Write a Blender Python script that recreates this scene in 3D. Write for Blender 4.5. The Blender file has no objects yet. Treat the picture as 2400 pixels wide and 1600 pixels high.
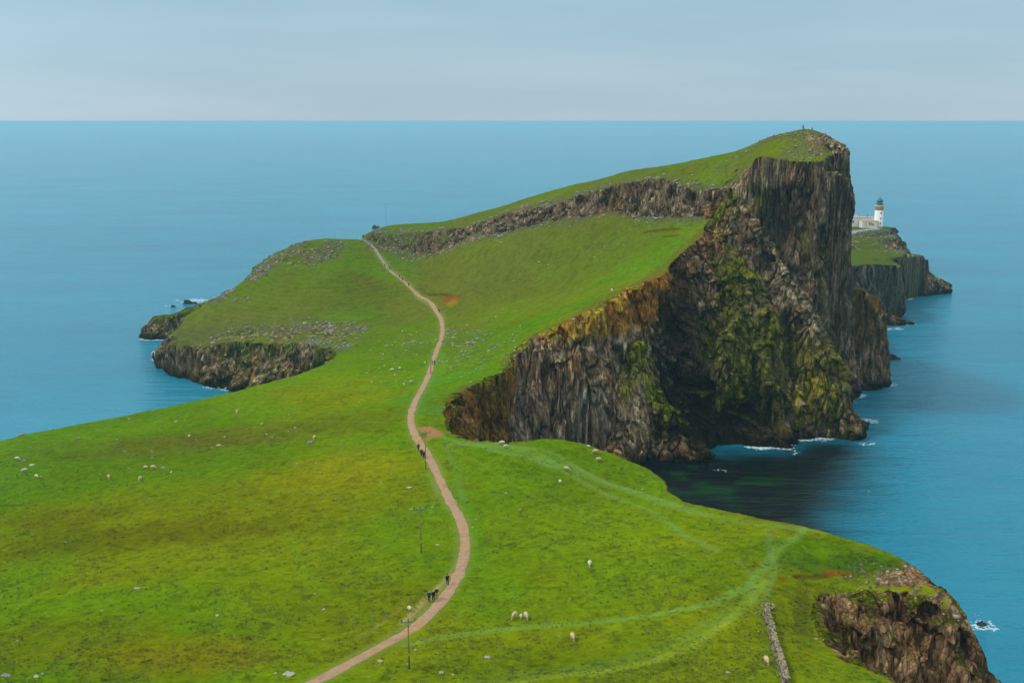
import bpy, bmesh, math, random, os
import numpy as np
from mathutils import Vector, Matrix

# ------------------------------------------------------------------ camera, sky, sun, exposure
scene = bpy.context.scene
C = scene.collection
F, HCAM, PW, PH = 2400.0, 100.0, 2400.0, 1600.0
HORIZON = 284.0
TH = math.atan((PH / 2 - HORIZON) / F)
cam_d = bpy.data.cameras.new('camera')
cam = bpy.data.objects.new('camera', cam_d)
C.objects.link(cam)
cam.location = (0, 0, HCAM)
cam.rotation_euler = (math.pi / 2 - TH, 0, 0)
cam_d.sensor_width = 36.0
cam_d.lens = 36.0 * F / PW
cam_d.clip_start = 1.0
cam_d.clip_end = 400000.0
scene.camera = cam

SUN_EL, SUN_AZ = math.radians(52), math.radians(-92)    # azimuth from +Y (view direction), negative = left
world = bpy.data.worlds.new("World")
scene.world = world
world.use_nodes = True
wn, wl = world.node_tree.nodes, world.node_tree.links
wn.clear()
w_out = wn.new('ShaderNodeOutputWorld')
w_bg = wn.new('ShaderNodeBackground')
w_bg.inputs['Strength'].default_value = 0.12
sky = wn.new('ShaderNodeTexSky')
sky.sky_type = 'NISHITA'
sky.sun_disc = False
sky.sun_elevation = SUN_EL
sky.sun_rotation = SUN_AZ
sky.air_density = 1.0
sky.dust_density = 2.0
# stratified overcast: a veil of cloud mixed over the clear sky, thin streaks along the horizon
tc = wn.new('ShaderNodeTexCoord')
mp = wn.new('ShaderNodeMapping')
mp.inputs['Scale'].default_value = (1.3, 1.3, 13.0)
wl.new(tc.outputs['Generated'], mp.inputs['Vector'])
cn = wn.new('ShaderNodeTexNoise')
cn.inputs['Scale'].default_value = 2.3
cn.inputs['Detail'].default_value = 5.0
cn.inputs['Roughness'].default_value = 0.5
cn.inputs['Distortion'].default_value = 0.3
wl.new(mp.outputs['Vector'], cn.inputs['Vector'])
sep = wn.new('ShaderNodeSeparateXYZ')
wl.new(tc.outputs['Generated'], sep.inputs['Vector'])
elr = wn.new('ShaderNodeValToRGB')
elr.color_ramp.elements[0].position = 0.0
elr.color_ramp.elements[0].color = (3.62, 4.85, 5.65, 1)
elr.color_ramp.elements[1].position = 1.0
elr.color_ramp.elements[1].color = (8.0, 9.0, 9.6, 1)
for pos, col in ((0.045, (3.35, 4.75, 5.65)), (0.11, (2.95, 4.60, 5.60)), (0.30, (4.6, 5.9, 6.9))):
    e = elr.color_ramp.elements.new(pos)
    e.color = (*col, 1)
wl.new(sep.outputs['Z'], elr.inputs['Fac'])
cr = wn.new('ShaderNodeValToRGB')
cr.color_ramp.elements[0].position = 0.36
cr.color_ramp.elements[0].color = (0.965, 0.975, 0.985, 1)
cr.color_ramp.elements[1].position = 0.66
cr.color_ramp.elements[1].color = (1.09, 1.05, 1.03, 1)
wl.new(cn.outputs['Fac'], cr.inputs['Fac'])
mm = wn.new('ShaderNodeMix')
mm.data_type = 'RGBA'
mm.blend_type = 'MULTIPLY'
mm.inputs['Factor'].default_value = 1.0
wl.new(elr.outputs['Color'], mm.inputs['A'])
wl.new(cr.outputs['Color'], mm.inputs['B'])
# brighter patch of cloud towards the left
lf = wn.new('ShaderNodeMapRange')
lf.inputs['From Min'].default_value = -0.25
lf.inputs['From Max'].default_value = -0.50
lf.inputs['To Min'].default_value = 1.0
lf.inputs['To Max'].default_value = 1.14
wl.new(sep.outputs['X'], lf.inputs['Value'])
vm = wn.new('ShaderNodeVectorMath')
vm.operation = 'SCALE'
wl.new(mm.outputs['Result'], vm.inputs[0])
wl.new(lf.outputs['Result'], vm.inputs['Scale'])
mx = wn.new('ShaderNodeMix')
mx.data_type = 'RGBA'
mx.inputs['Factor'].default_value = 0.93
wl.new(sky.outputs['Color'], mx.inputs['A'])
wl.new(vm.outputs['Vector'], mx.inputs['B'])
wl.new(mx.outputs['Result'], w_bg.inputs['Color'])
wl.new(w_bg.outputs['Background'], w_out.inputs['Surface'])

sd = bpy.data.lights.new('sun', 'SUN')
sd.energy = 1.9
sd.angle = math.radians(10)
sd.color = (1.0, 0.95, 0.86)
sun = bpy.data.objects.new('sun', sd)
C.objects.link(sun)
sdir = Vector((math.sin(SUN_AZ) * math.cos(SUN_EL), math.cos(SUN_AZ) * math.cos(SUN_EL), math.sin(SUN_EL)))
sun.rotation_euler = sdir.to_track_quat('Z', 'Y').to_euler()
sun.location = sdir * 300

scene.view_settings.view_transform = 'Standard'
scene.view_settings.look = 'None'
scene.view_settings.exposure = 0.0
scene.view_settings.gamma = 1.0
scene.render.engine = 'CYCLES'
scene.cycles.volume_bounces = 2
TQ = float(os.environ.get('TQ', '1'))      # terrain mesh resolution for quick tests (1 = full)

# ------------------------------------------------------------------ from a spot in the picture to a place in the landscape
cT, sT = math.cos(TH), math.sin(TH)
def ray(px, py):
    u, v = (px - PW / 2) / F, (PH / 2 - py) / F
    return np.array([u, cT + v * sT, -sT + v * cT])
def Pz(px, py, z):
    r = ray(px, py); k = (z - HCAM) / r[2]
    return (r[0] * k, r[1] * k, z)
def Pd(px, py, d):
    r = ray(px, py); k = d / r[1]
    return (r[0] * k, d, HCAM + r[2] * k)

# ------------------------------------------------------------------ noise
def _h(ix, iy, iz, seed):
    h = (ix.astype(np.uint32) * np.uint32(374761393)) ^ (iy.astype(np.uint32) * np.uint32(668265263)) ^ (iz.astype(np.uint32) * np.uint32(2246822519)) ^ np.uint32((seed * 974634777) & 0xffffffff)
    h = (h ^ (h >> np.uint32(13))) * np.uint32(1274126177)
    h = h ^ (h >> np.uint32(16))
    return (h & np.uint32(0xffff)).astype(np.float32) * np.float32(2 / 65535.0) - np.float32(1)
def noise2(x, y, seed=0):
    x = np.asarray(x, np.float32); y = np.asarray(y, np.float32)
    fx, fy = np.floor(x), np.floor(y)
    ix, iy = fx.astype(np.int32), fy.astype(np.int32)
    tx, ty = x - fx, y - fy
    tx = tx * tx * tx * (tx * (tx * 6 - 15) + 10); ty = ty * ty * ty * (ty * (ty * 6 - 15) + 10)
    z = np.zeros_like(ix)
    a = _h(ix, iy, z, seed); b = _h(ix + 1, iy, z, seed); c = _h(ix, iy + 1, z, seed); d = _h(ix + 1, iy + 1, z, seed)
    a = a + (b - a) * tx; c = c + (d - c) * tx
    return a + (c - a) * ty
def noise3(x, y, z, seed=0):
    x = np.asarray(x, np.float32); y = np.asarray(y, np.float32); z = np.asarray(z, np.float32)
    fx, fy, fz = np.floor(x), np.floor(y), np.floor(z)
    ix, iy, iz = fx.astype(np.int32), fy.astype(np.int32), fz.astype(np.int32)
    tx, ty, tz = x - fx, y - fy, z - fz
    tx = tx * tx * (3 - 2 * tx); ty = ty * ty * (3 - 2 * ty); tz = tz * tz * (3 - 2 * tz)
    def pl(k):
        a = _h(ix, iy, iz + k, seed); b = _h(ix + 1, iy, iz + k, seed); c = _h(ix, iy + 1, iz + k, seed); d = _h(ix + 1, iy + 1, iz + k, seed)
        a = a + (b - a) * tx; c = c + (d - c) * tx
        return a + (c - a) * ty
    p, q = pl(0), pl(1)
    return p + (q - p) * tz
def fbm2(x, y, o=4, seed=0, g=0.5):
    s = 0; a = 1.0; n = 0
    for i in range(o):
        s = s + a * noise2(x * 2 ** i + 17.3 * i, y * 2 ** i - 9.1 * i, seed + i); n += a; a *= g
    return s / n
def fbm3(x, y, z, o=3, seed=0, g=0.5):
    s = 0; a = 1.0; n = 0
    for i in range(o):
        s = s + a * noise3(x * 2 ** i + 17.3 * i, y * 2 ** i - 9.1 * i, z * 2 ** i + 3.7 * i, seed + i); n += a; a *= g
    return s / n
def sstep(a, b, x):
    t = np.clip((x - a) / (b - a), 0, 1)
    return t * t * (3 - 2 * t)
def worley3(x, y, z, seed=0):
    fx, fy, fz = [np.floor(q).astype(np.int32) for q in (x, y, z)]
    d1 = np.full(x.shape, 9.0, np.float32); d2 = d1.copy(); cid = np.zeros(x.shape, np.float32)
    for i in (-1, 0, 1):
        for j in (-1, 0, 1):
            for k in (-1, 0, 1):
                a, b, c = fx + i, fy + j, fz + k
                d = ((x - a - .5 - .4 * _h(a, b, c, seed)) ** 2 + (y - b - .5 - .4 * _h(a, b, c, seed + 7)) ** 2 + (z - c - .5 - .4 * _h(a, b, c, seed + 9)) ** 2).astype(np.float32)
                n = d < d1
                d2 = np.where(n, d1, np.minimum(d2, d)); cid = np.where(n, _h(a, b, c, seed + 13), cid); d1 = np.where(n, d, d1)
    return np.sqrt(d1), np.sqrt(d2), cid
def worley2(x, y, seed=0):
    """distance to nearest and second-nearest cell point, and a random value of the nearest cell"""
    fx, fy = np.floor(x).astype(np.int32), np.floor(y).astype(np.int32)
    d1 = np.full(x.shape, 9.0, np.float32); d2 = d1.copy(); cid = np.zeros(x.shape, np.float32)
    for i in (-1, 0, 1):
        for j in (-1, 0, 1):
            cx, cy = fx + i, fy + j
            z = np.zeros_like(cx)
            px = cx + 0.5 + 0.45 * _h(cx, cy, z, seed); py = cy + 0.5 + 0.45 * _h(cx, cy, z, seed + 7)
            d = np.sqrt((x - px) ** 2 + (y - py) ** 2).astype(np.float32)
            r = _h(cx, cy, z, seed + 13)
            n = d < d1
            d2 = np.where(n, d1, np.minimum(d2, d)); cid = np.where(n, r, cid); d1 = np.where(n, d, d1)
    return d1, d2, cid

# ------------------------------------------------------------------ polygons, surfaces
CX0, CX1, CY0, CY1, CS = -300.0, 340.0, 30.0, 780.0, 1.0
cx = np.arange(CX0, CX1 + 1, CS); cy = np.arange(CY0, CY1 + 1, CS)
CGX, CGY = np.meshgrid(cx, cy)
def pl_dist(X, Y, pts, closed=False, zs=None):
    best = np.full(X.shape, 1e9, np.float32); zz = np.zeros(X.shape, np.float32)
    n = len(pts)
    for i in range(n if closed else n - 1):
        a, b = pts[i], pts[(i + 1) % n]
        vx, vy = b[0] - a[0], b[1] - a[1]
        L = vx * vx + vy * vy + 1e-9
        t = np.clip(((X - a[0]) * vx + (Y - a[1]) * vy) / L, 0, 1)
        d = np.hypot(X - a[0] - t * vx, Y - a[1] - t * vy).astype(np.float32)
        if zs is not None:
            zz = np.where(d < best, zs[i] + (zs[(i + 1) % n] - zs[i]) * t, zz)
        best = np.minimum(best, d)
    return (best, zz) if zs is not None else best
def inside(X, Y, pts):
    c = np.zeros(X.shape, bool); n = len(pts)
    for i in range(n):
        a, b = pts[i], pts[(i + 1) % n]
        if abs(a[1] - b[1]) < 1e-9: continue
        k = ((a[1] > Y) != (b[1] > Y)) & (X < (b[0] - a[0]) * (Y - a[1]) / (b[1] - a[1]) + a[0])
        c ^= k
    return c
def sdist(pts):
    """signed distance on the coarse grid, positive inside"""
    d = pl_dist(CGX, CGY, pts, True)
    return np.where(inside(CGX, CGY, pts), d, -d).astype(np.float32)
def csamp(G, X, Y):
    fx = np.clip((X - CX0) / CS, 0, G.shape[1] - 1.001); fy = np.clip((Y - CY0) / CS, 0, G.shape[0] - 1.001)
    ix, iy = fx.astype(np.int32), fy.astype(np.int32)
    tx, ty = (fx - ix).astype(np.float32), (fy - iy).astype(np.float32)
    a, b, c, d = G[iy, ix], G[iy, ix + 1], G[iy + 1, ix], G[iy + 1, ix + 1]
    a = a + (b - a) * tx; c = c + (d - c) * tx
    return a + (c - a) * ty
def rbf(pts, smooth=0.0):
    P = np.array(pts, float); S = 100.0
    xy = P[:, :2] / S; n = len(P)
    r2 = ((xy[:, None] - xy[None]) ** 2).sum(-1)
    K = 0.5 * r2 * np.log(r2 + 1e-12)
    K[np.arange(n), np.arange(n)] = smooth
    Q = np.c_[np.ones(n), xy]
    A = np.zeros((n + 3, n + 3)); A[:n, :n] = K; A[:n, n:] = Q; A[n:, :n] = Q.T
    w = np.linalg.solve(A, np.r_[P[:, 2], 0, 0, 0])
    out = np.zeros(CGX.shape)
    gx, gy = CGX / S, CGY / S
    for i in range(n):
        q = (gx - xy[i, 0]) ** 2 + (gy - xy[i, 1]) ** 2
        out += w[i] * 0.5 * q * np.log(q + 1e-12)
    out += w[n] + w[n + 1] * gx + w[n + 2] * gy
    return out.astype(np.float32)
# ------------------------------------------------------------------ the lie of the land (metres; camera stands at x=0, y=0, looking along +y)
T1 = rbf([(-60, 70, 45), (0, 70, 48), (60, 70, 46), (-140, 90, 34), (-100, 45, 50), (100, 80, 40),
          *[Pz(*p) for p in [
    (0, 1600, 33), (400, 1600, 34), (730, 1600, 34), (1200, 1600, 35), (1700, 1600, 36), (2000, 1600, 35.5), (2080, 1600, 34),
    (0, 1400, 28), (500, 1400, 31), (1006, 1400, 31.5), (1400, 1400, 32.5), (1750, 1450, 34.5), (1850, 1400, 34),
    (0, 1200, 23.5), (400, 1200, 27), (800, 1200, 29.5), (1070, 1200, 30.5), (1400, 1200, 32), (1700, 1250, 33),
    (-400, 1100, 15), (-400, 1400, 23),
    (0, 1034, 19.5), (300, 972, 19.8), (540, 920, 20.5), (700, 877, 21.5), (800, 845, 22.3), (400, 1000, 21.5), (700, 1000, 26.5), (0, 1100, 21.5),
    (965, 980, 30.5), (1000, 850, 27), (1035, 800, 26), (1040, 750, 25), (1029, 727, 24), (700, 900, 22.8), (850, 900, 26),
    (740, 562, 42.5), (640, 600, 36), (600, 645, 29.5), (500, 700, 22), (430, 755, 17), (410, 780, 14), (600, 760, 19),
    (750, 850, 20.5), (560, 800, 15.5), (470, 790, 14.5),
    (1040, 950, 31), (1040, 1000, 31), (1100, 905, 29.5), (1185, 855, 31), (1230, 803, 36), (1262, 782, 38), (1340, 752, 42),
    (1310, 1030, 33.5), (1180, 1043, 32.5), (1400, 1057, 32.5), (1520, 1095, 31.5), (1565, 1150, 31), (1650, 1183, 31.5),
    (1250, 1070, 32.6), (1100, 1050, 31.6),
    (1850, 1222, 32.5), (2050, 1278, 33.2), (2150, 1325, 33), (2230, 1397, 31.5), (2290, 1495, 27.5), (2320, 1560, 24),
    (1870, 1350, 33.5), (1900, 1400, 32.5), (1900, 1490, 32), (2060, 1580, 33.5), (2000, 1395, 31.5), (2120, 1440, 30), (2200, 1470, 29), (2270, 1500, 27.5)]],
          *[Pd(*p) for p in [
    (990, 690, 447), (905, 635, 478), (838, 561, 522), (700, 700, 430), (800, 640, 457), (800, 760, 399), (700, 800, 381), (820, 822, 348),
    (900, 590, 495), (1100, 563, 465), (1300, 512, 430), (1450, 492, 405), (1620, 500, 375), (1100, 650, 430), (1300, 620, 395), (1450, 600, 372),
    (1200, 700, 385), (1420, 700, 313), (1500, 667, 320), (1550, 640, 330), (1590, 600, 340), (1640, 557, 351), (1655, 522, 361), (880, 600, 492)]],
          (-60, 560, 34), (-100, 545, 34), (0, 560, 40), (70, 470, 55), (90, 400, 62), (-120, 560, 22)], 0.0005)
R1 = [(75, 40), (75, 60), *[Pz(*p)[:2] for p in [
    (2250, 1750, 34), (2200, 1680, 34), (2080, 1600, 34), (1960, 1535, 32.5), (1910, 1490, 31.5), (1902, 1448, 32.2), (1912, 1405, 32.8), (1945, 1380, 33),
    (1980, 1380, 32.5), (2030, 1362, 33), (2110, 1368, 32.8), (2180, 1398, 31.8), (2240, 1450, 29.8), (2285, 1520, 26.8), (2322, 1568, 24), (2316, 1555, 24.5),
    (2285, 1485, 28), (2230, 1397, 31.5), (2150, 1325, 33), (2050, 1278, 33.2), (1850, 1222, 32.5), (1650, 1183, 31.5), (1600, 1176, 31.3),
    (1567, 1150, 31), (1553, 1125, 31), (1520, 1095, 31.5), (1460, 1072, 32), (1400, 1056, 32.5), (1355, 1040, 33), (1310, 1030, 33.5), (1250, 1036, 33),
    (1180, 1043, 32.5), (1100, 1030, 31.5), (1055, 1018, 31), (1038, 990, 31), (1045, 950, 30.5), (1070, 922, 30), (1100, 905, 29.6), (1165, 885, 29.8), (1182, 855, 31),
    (1215, 812, 35), (1262, 782, 38), (1300, 766, 40), (1340, 752, 42)]],
    *[Pd(*p)[:2] for p in [(1420, 702, 313), (1500, 667, 320), (1550, 640, 330), (1590, 600, 340), (1640, 557, 351), (1655, 522, 361)]],
    (85, 375), (110, 400), (60, 480), (-20, 560), (-60, 560),
    *[Pd(*p)[:2] for p in [(838, 561, 540), (740, 562, 518), (690, 580, 505), (640, 600, 497), (600, 642, 484), (550, 665, 466), (500, 697, 452), (430, 752, 428)]],
    *[Pz(*p)[:2] for p in [(408, 780, 14), (440, 800, 14), (500, 805, 14.5), (560, 800, 15.5), (640, 803, 17), (700, 803, 19), (745, 800, 20.5), (790, 812, 22), (780, 835, 22),
    (740, 858, 22), (700, 876, 21.5), (540, 919, 20.5), (300, 970, 19.8), (150, 1003, 19.5), (0, 1032, 19.5), (-200, 1070, 19), (-500, 1110, 19)]],
    (-150, 150), (-150, 40)]
C1 = [(100, 30), (98, 60), (85, 95), (62, 113), (52, 127), (62, 127.5), (80, 123), (86, 131), (83, 150), (70, 166), (50, 182), (40, 192), (36, 202), (27, 214), (14, 226), (4, 234),
      (4, 250), (5, 262), (2, 275), (0, 283), (13, 288), (28, 293), (38, 297), *[Pz(*p)[:2] for p in [(1540, 1085, 0), (1580, 1075, 0), (1700, 1040, 0), (1850, 1055, 0), (1870, 1032, 0), (1920, 1028, 0), (2008, 1028, 0),
      (2014, 985, 0)]], (112, 350), (120, 380), (115, 440), (75, 520), (0, 600), (-60, 600), (-110, 560), (-135, 520), (-150, 480), (-158, 445),
      *[Pz(*p)[:2] for p in [(366, 845, 0), (378, 868, 0), (440, 888, 0), (500, 908, 0), (545, 917, 0)]], (-88, 366), (-66, 354), (-72, 342), (-84, 330), (-100, 316), (-124, 292),
      (-152, 262), (-195, 200), (-195, 30)]
# the tilted upper plateau, its crag band and the great wall
T2 = rbf([Pd(*p) for p in [(905, 531, 535), (1000, 525, 520), (1100, 505, 500), (1200, 476, 480), (1320, 442, 455), (1450, 408, 430), (1550, 392, 415), (1640, 373, 402),
    (1740, 350, 392), (1790, 326, 385), (1850, 309, 378), (1895, 303, 373), (1940, 319, 370), (1970, 340, 367),
    (900, 548, 508), (1100, 530, 475), (1300, 478, 435), (1450, 434, 408), (1550, 420, 390), (1700, 437, 368), (1720, 460, 360), (1745, 415, 360), (1765, 374, 357), (1810, 370, 355),
    (1870, 380, 352), (1930, 372, 352), (1972, 360, 355), (1980, 395, 352), (1850, 350, 362), (880, 540, 518), (860, 550, 520)]] +
    [(-62, 560, 40), (-10, 560, 44), (60, 520, 50), (115, 450, 66), (135, 400, 78), (130, 375, 85)], 0.0003)
R2 = [Pd(*p)[:2] for p in [(856, 550, 521), (900, 550, 508), (1000, 548, 492), (1100, 530, 475), (1200, 505, 455), (1300, 478, 435), (1380, 455, 420), (1450, 434, 408), (1500, 424, 398),
    (1550, 420, 390), (1600, 430, 380), (1660, 436, 371), (1700, 440, 366), (1722, 440, 361), (1745, 412, 360), (1765, 374, 357), (1810, 370, 355), (1850, 374, 353), (1870, 380, 352), (1925, 378, 351),
    (1950, 366, 354), (1966, 360, 359)]] + [(119, 372), (124, 385), (105, 440), (70, 500), (0, 560), (-40, 562), (-68, 545)]
C2 = [(-84, 536), *[Pd(*p)[:2] for p in [(858, 570, 512), (905, 588, 494), (1000, 590, 480), (1100, 565, 462), (1200, 545, 444), (1300, 515, 424), (1400, 500, 408), (1460, 496, 398), (1550, 496, 382)]],
    (68, 356), (78, 342), (88, 336), (98, 333), (112, 335), *[Pd(*p)[:2] for p in [(2003, 520, 345), (2010, 530, 352), (2008, 500, 362)]], (134, 385), (125, 440), (90, 520), (0, 600), (-60, 590)]
# the low peninsula behind, stepping out to the lighthouse
T3 = rbf([Pd(*p) for p in [(2010, 675, 388), (2055, 697, 386), (1980, 622, 508), (2040, 618, 512), (2110, 622, 520), (2060, 604, 540), (2000, 590, 560), (2150, 600, 585), (2170, 606, 600), (2100, 590, 600), (2080, 575, 625),
    (2060, 531, 680), (2000, 531, 690), (2090, 545, 668), (2115, 570, 655), (2000, 560, 640), (2200, 650, 610)]] + [(100, 420, 30), (120, 480, 30), (200, 720, 28), (300, 700, 15), (120, 560, 26)], 0.0005)
R3 = [(110, 380), *[Pd(*p)[:2] for p in [(2008, 672, 386), (2035, 688, 384), (2056, 698, 387)]], (142, 398), (146, 430), (152, 480), *[Pd(*p)[:2] for p in [(1990, 622, 506), (2040, 619, 510), (2108, 624, 516),
    (2112, 620, 524), (2085, 606, 545), (2120, 602, 575), (2166, 606, 592), (2172, 604, 606), (2130, 585, 630), (2120, 572, 650), (2100, 556, 664), (2080, 540, 672)]], (258, 690), (240, 720), (180, 700), (130, 560), (110, 450)]
C3 = [(105, 340), (128, 366), *[Pz(*p)[:2] for p in [(2030, 905, 0), (2063, 893, 0), (2062, 880, 0)]], (150, 400), (155, 430), (162, 480), *[Pz(*p)[:2] for p in [(2060, 765, 0), (2100, 750, 0), (2112, 742, 0), (2110, 720, 0), (2105, 700, 0), (2130, 690, 0), (2168, 686, 0),
    (2170, 672, 0), (2215, 664, 0), (2205, 655, 0)]], (275, 700), (250, 735), (180, 730), (110, 580), (85, 450)]
# ridges, buttresses and reefs: crest line, flat half width, side slope
RIDGES = [
    ([Pd(1925, 316, 364), Pd(1948, 322, 360), Pd(1966, 338, 357)], 1.0, 1.5, 'r', 3.0),
    ([Pd(1955, 400, 351), Pd(1974, 420, 352), Pd(1984, 440, 355)], 1.2, 4.0, 'r', 1.6),
    ([Pd(1722, 440, 361), Pd(1765, 500, 354), Pd(1800, 560, 348), Pd(1850, 640, 339), Pd(1885, 700, 334), Pd(1930, 790, 327), Pd(1975, 880, 322), Pd(2000, 985, 318)], 1.0, 2.4, 'r'),
    ([Pd(1700, 480, 359), Pd(1690, 560, 351), Pd(1740, 640, 340), Pd(1720, 740, 330), Pd(1700, 790, 326)], 2.5, 2.4, 'g'),
    ([Pd(1765, 640, 342), Pd(1800, 740, 329), Pd(1790, 830, 322), Pd(1830, 930, 315), Pd(1855, 1020, 312)], 1.5, 2.6, 'g'),
    ([Pd(1650, 560, 356), Pd(1665, 650, 348), Pd(1670, 760, 336), Pd(1690, 880, 325), Pd(1710, 960, 319)], 1.0, 2.4, 'g'),
    ([Pd(1500, 800, 305), Pd(1528, 890, 303), Pd(1560, 950, 300), Pd(1612, 1003, 298), Pd(1650, 1058, 296), Pd(1670, 1088, 294)], 1.4, 1.7, 'g'),
    ([Pd(1905, 800, 330), Pd(1880, 900, 322), Pd(1900, 1000, 316)], .8, 2.8, 'r'),
    ([Pz(375, 742, 9), Pz(415, 735, 10), Pz(455, 722, 9), Pz(490, 705, 12)], 3.0, 1.15, 'g'),
    ([Pz(368, 765, 4), Pz(400, 775, 3)], 1.0, 0.8, 'r'),
    ([Pd(1980, 690, 392), Pd(2012, 672, 388), Pd(2040, 690, 386), Pd(2056, 700, 388)], 1.5, 5.0, 'r'),
    ([Pd(2150, 634, 600), Pd(2178, 640, 603), Pd(2198, 652, 603), Pz(2226, 664, 0.4)], 0.5, 1.5, 'r'),
    ([Pz(2090, 740, 4), Pz(2120, 748, 2), Pz(2134, 756, .8)], 1.0, 0.8, 'r'),
    ([Pz(2030, 900, 2), Pz(2062, 905, 1.0)], 0.5, 0.8, 'r'),
    ([Pz(2100, 560, 31), Pz(2110, 575, 27), Pz(2118, 590, 22)], 2.0, 2.0, 'r'),
]
print('surfaces', len(R1))
LANDS = []
for (T, R, Cc, pw, amp) in ((T1, R1, C1, 0.85, 1.0), (T2, R2, C2, 0.9, 0.6), (T3, R3, C3, 0.8, 0.7)):
    sr = sdist(R); sc = sdist(Cc)
    LANDS.append((T, sr, R, sc, pw, amp))

def arclen(X, Y, pts):
    best = np.full(X.shape, 1e9, np.float32); ss = np.zeros(X.shape, np.float32); acc = 0.0; n = len(pts)
    for i in range(n):
        a, b = pts[i], pts[(i + 1) % n]
        vx, vy = b[0] - a[0], b[1] - a[1]
        L = vx * vx + vy * vy + 1e-9; l = math.sqrt(L)
        t = np.clip(((X - a[0]) * vx + (Y - a[1]) * vy) / L, 0, 1)
        d = np.hypot(X - a[0] - t * vx, Y - a[1] - t * vy).astype(np.float32)
        # spread the values a little round convex corners
        q = ((X - a[0]) * vx + (Y - a[1]) * vy) / l - t * l
        ss = np.where(d < best, acc + t * l + 0.35 * q, ss)
        best = np.minimum(best, d); acc += l
    return ss.astype(np.float32)

def height(X, Y, rough=True):
    """height, cliffness (0 grass .. 1 face), layer id"""
    X = np.asarray(X, np.float32); Y = np.asarray(Y, np.float32)
    wx = 1.1 * fbm2(X / 9, Y / 9, 3, 11) ; wy = 1.1 * fbm2(X / 9, Y / 9, 3, 23)
    Z = np.full(X.shape, -9.0, np.float32); K = np.zeros(X.shape, np.float32); ID = np.zeros(X.shape, np.int8)
    for k, (T, sr, R, sc, pw, amp) in enumerate(LANDS):
        t_ = csamp(T, X, Y)
        if k == 2:      # terraced basalt steps below the lighthouse
            q = (t_ + 1.3 * fbm2(X / 16, Y / 16, 3, 97)) / 3.4; n_ = np.floor(q)
            t_ = np.where(Y > 515, t_ * 0.25 + 0.75 * 3.4 * (n_ + sstep(.40, .60, q - n_)) - .3, t_)
        la = amp * (1 + 2.0 * sstep(-50, -70, X) * (Y > 330) + 1.4 * sstep(280, 292, Y) * sstep(352, 340, Y) * sstep(-8, 2, X) * (X < 72) * (k == 0))
        dr = -csamp(sr, X + wx * la, Y + wy * la)
        db = csamp(sc, X + 2 * wx * amp, Y + 2 * wy * amp)
        zz = np.where(dr > 0, np.minimum(0, db * 0.8), t_)
        f = (dr > 0) & (db > 0)
        if f.any():
            xm, ym, r_, b_ = X[f], Y[f], dr[f], db[f]
            s = arclen(xm + 1.5 * wx[f], ym + 1.5 * wy[f], R)
            tot = r_ + b_
            rk_ = 0.3 if k == 1 else 1.0
            t = r_ / (tot + 0.02)
            rib = 1 - np.abs(fbm2(s / 13, t * 1.2 + k, 3, 61)) * 3            # broad buttresses and gullies
            w1, w2, wid = worley2(s / 2.4 + 0.3 * fbm2(s / 3, t * 6, 2, 67), t * 2.2 + 9 * k, 5)
            colm = wid * 0.6 - (1 - sstep(0.0, 0.22, w2 - w1)) * 0.8          # jointed columns
            env = sstep(0, 0.10, t) * (1 - 0.5 * sstep(0.85, 1, t)) * (1 - sstep(-50, -56, xm) * sstep(338, 330, ym)) * (1 - 0.9 * sstep(145, 150, ym) * sstep(232, 224, ym) * sstep(0, 4, xm))
            t = np.clip(t + env * (colm * 0.75 * amp - rib * 2.4 * amp * rk_ - 2.0 * amp * rk_ * fbm2(s / 24, t + 3, 2, 71)) / np.maximum(tot, 5), 0, 1)
            p = pw * (1 + 1.0 * ((ym < 137) & (xm < 67)) + 0.7 * ((xm > 6) & (xm < 36) & (ym > 270) & (ym < 330))) * (1 + 0.35 * fbm2(s / 17, s * 0, 2, 77))
            g = t ** p
            if k == 1:      # the crag stands on the bowl, the wall drops to the sea
                B = (csamp(LANDS[0][0], xm, ym) - 2.0) * sstep(-8, 3, csamp(LANDS[0][1], xm, ym))
                g = np.clip((t * 1.25), 0, 1) ** (0.75 + 0.5 * fbm2(xm / 9, ym / 9, 3, 95))
                zz[f] = B + (t_[f] - B) * (1 - g)
            else: zz[f] = t_[f] * (1 - g)
        zz = np.maximum(zz, -9)
        cl = sstep(0.0, 0.5, dr)
        if k == 1: cl = cl * np.clip(sstep(-0.35, 0.25, fbm2(X / 7, Y / 7, 3, 91) + (X + 30) / 70), 0.0, 1)
        up = zz > Z
        Z = np.where(up, zz, Z); K = np.where(up, cl, K); ID = np.where(up, k, ID)
    w1, w2, wid = worley2(X / 3.3 + 0.4 * wx, Y / 3.3, 5)
    col = (wid * 0.8 + (1 - sstep(0.0, 0.28, w2 - w1)) * -0.9)
    for pts, w, s, kind, *ext in RIDGES:
        xs_ = [p[0] for p in pts]; ys_ = [p[1] for p in pts]
        pad = 60
        m = (X > min(xs_) - pad) & (X < max(xs_) + pad) & (Y > min(ys_) - pad) & (Y < max(ys_) + pad)
        if not m.any(): continue
        xm, ym = X[m], Y[m]
        d, zc = pl_dist(xm + 1.6 * wx[m], ym + 1.6 * wy[m], pts, False, [p[2] for p in pts])
        zz = zc + 0.8 * col[m] * min(1, zc.max() / 30) - s * np.maximum(d - w, 0) ** 1.05
        if ext: zz = zz - 30 * np.maximum(d - ext[0], 0)
        zo = Z[m]; up = zz > zo
        ko = K[m]; io = ID[m]
        Z[m] = np.where(up, zz, zo); K[m] = np.where(up, 1.0, ko); ID[m] = np.where(up, 5 if kind == 'g' else 4, io)
    return Z, K, ID

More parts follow.
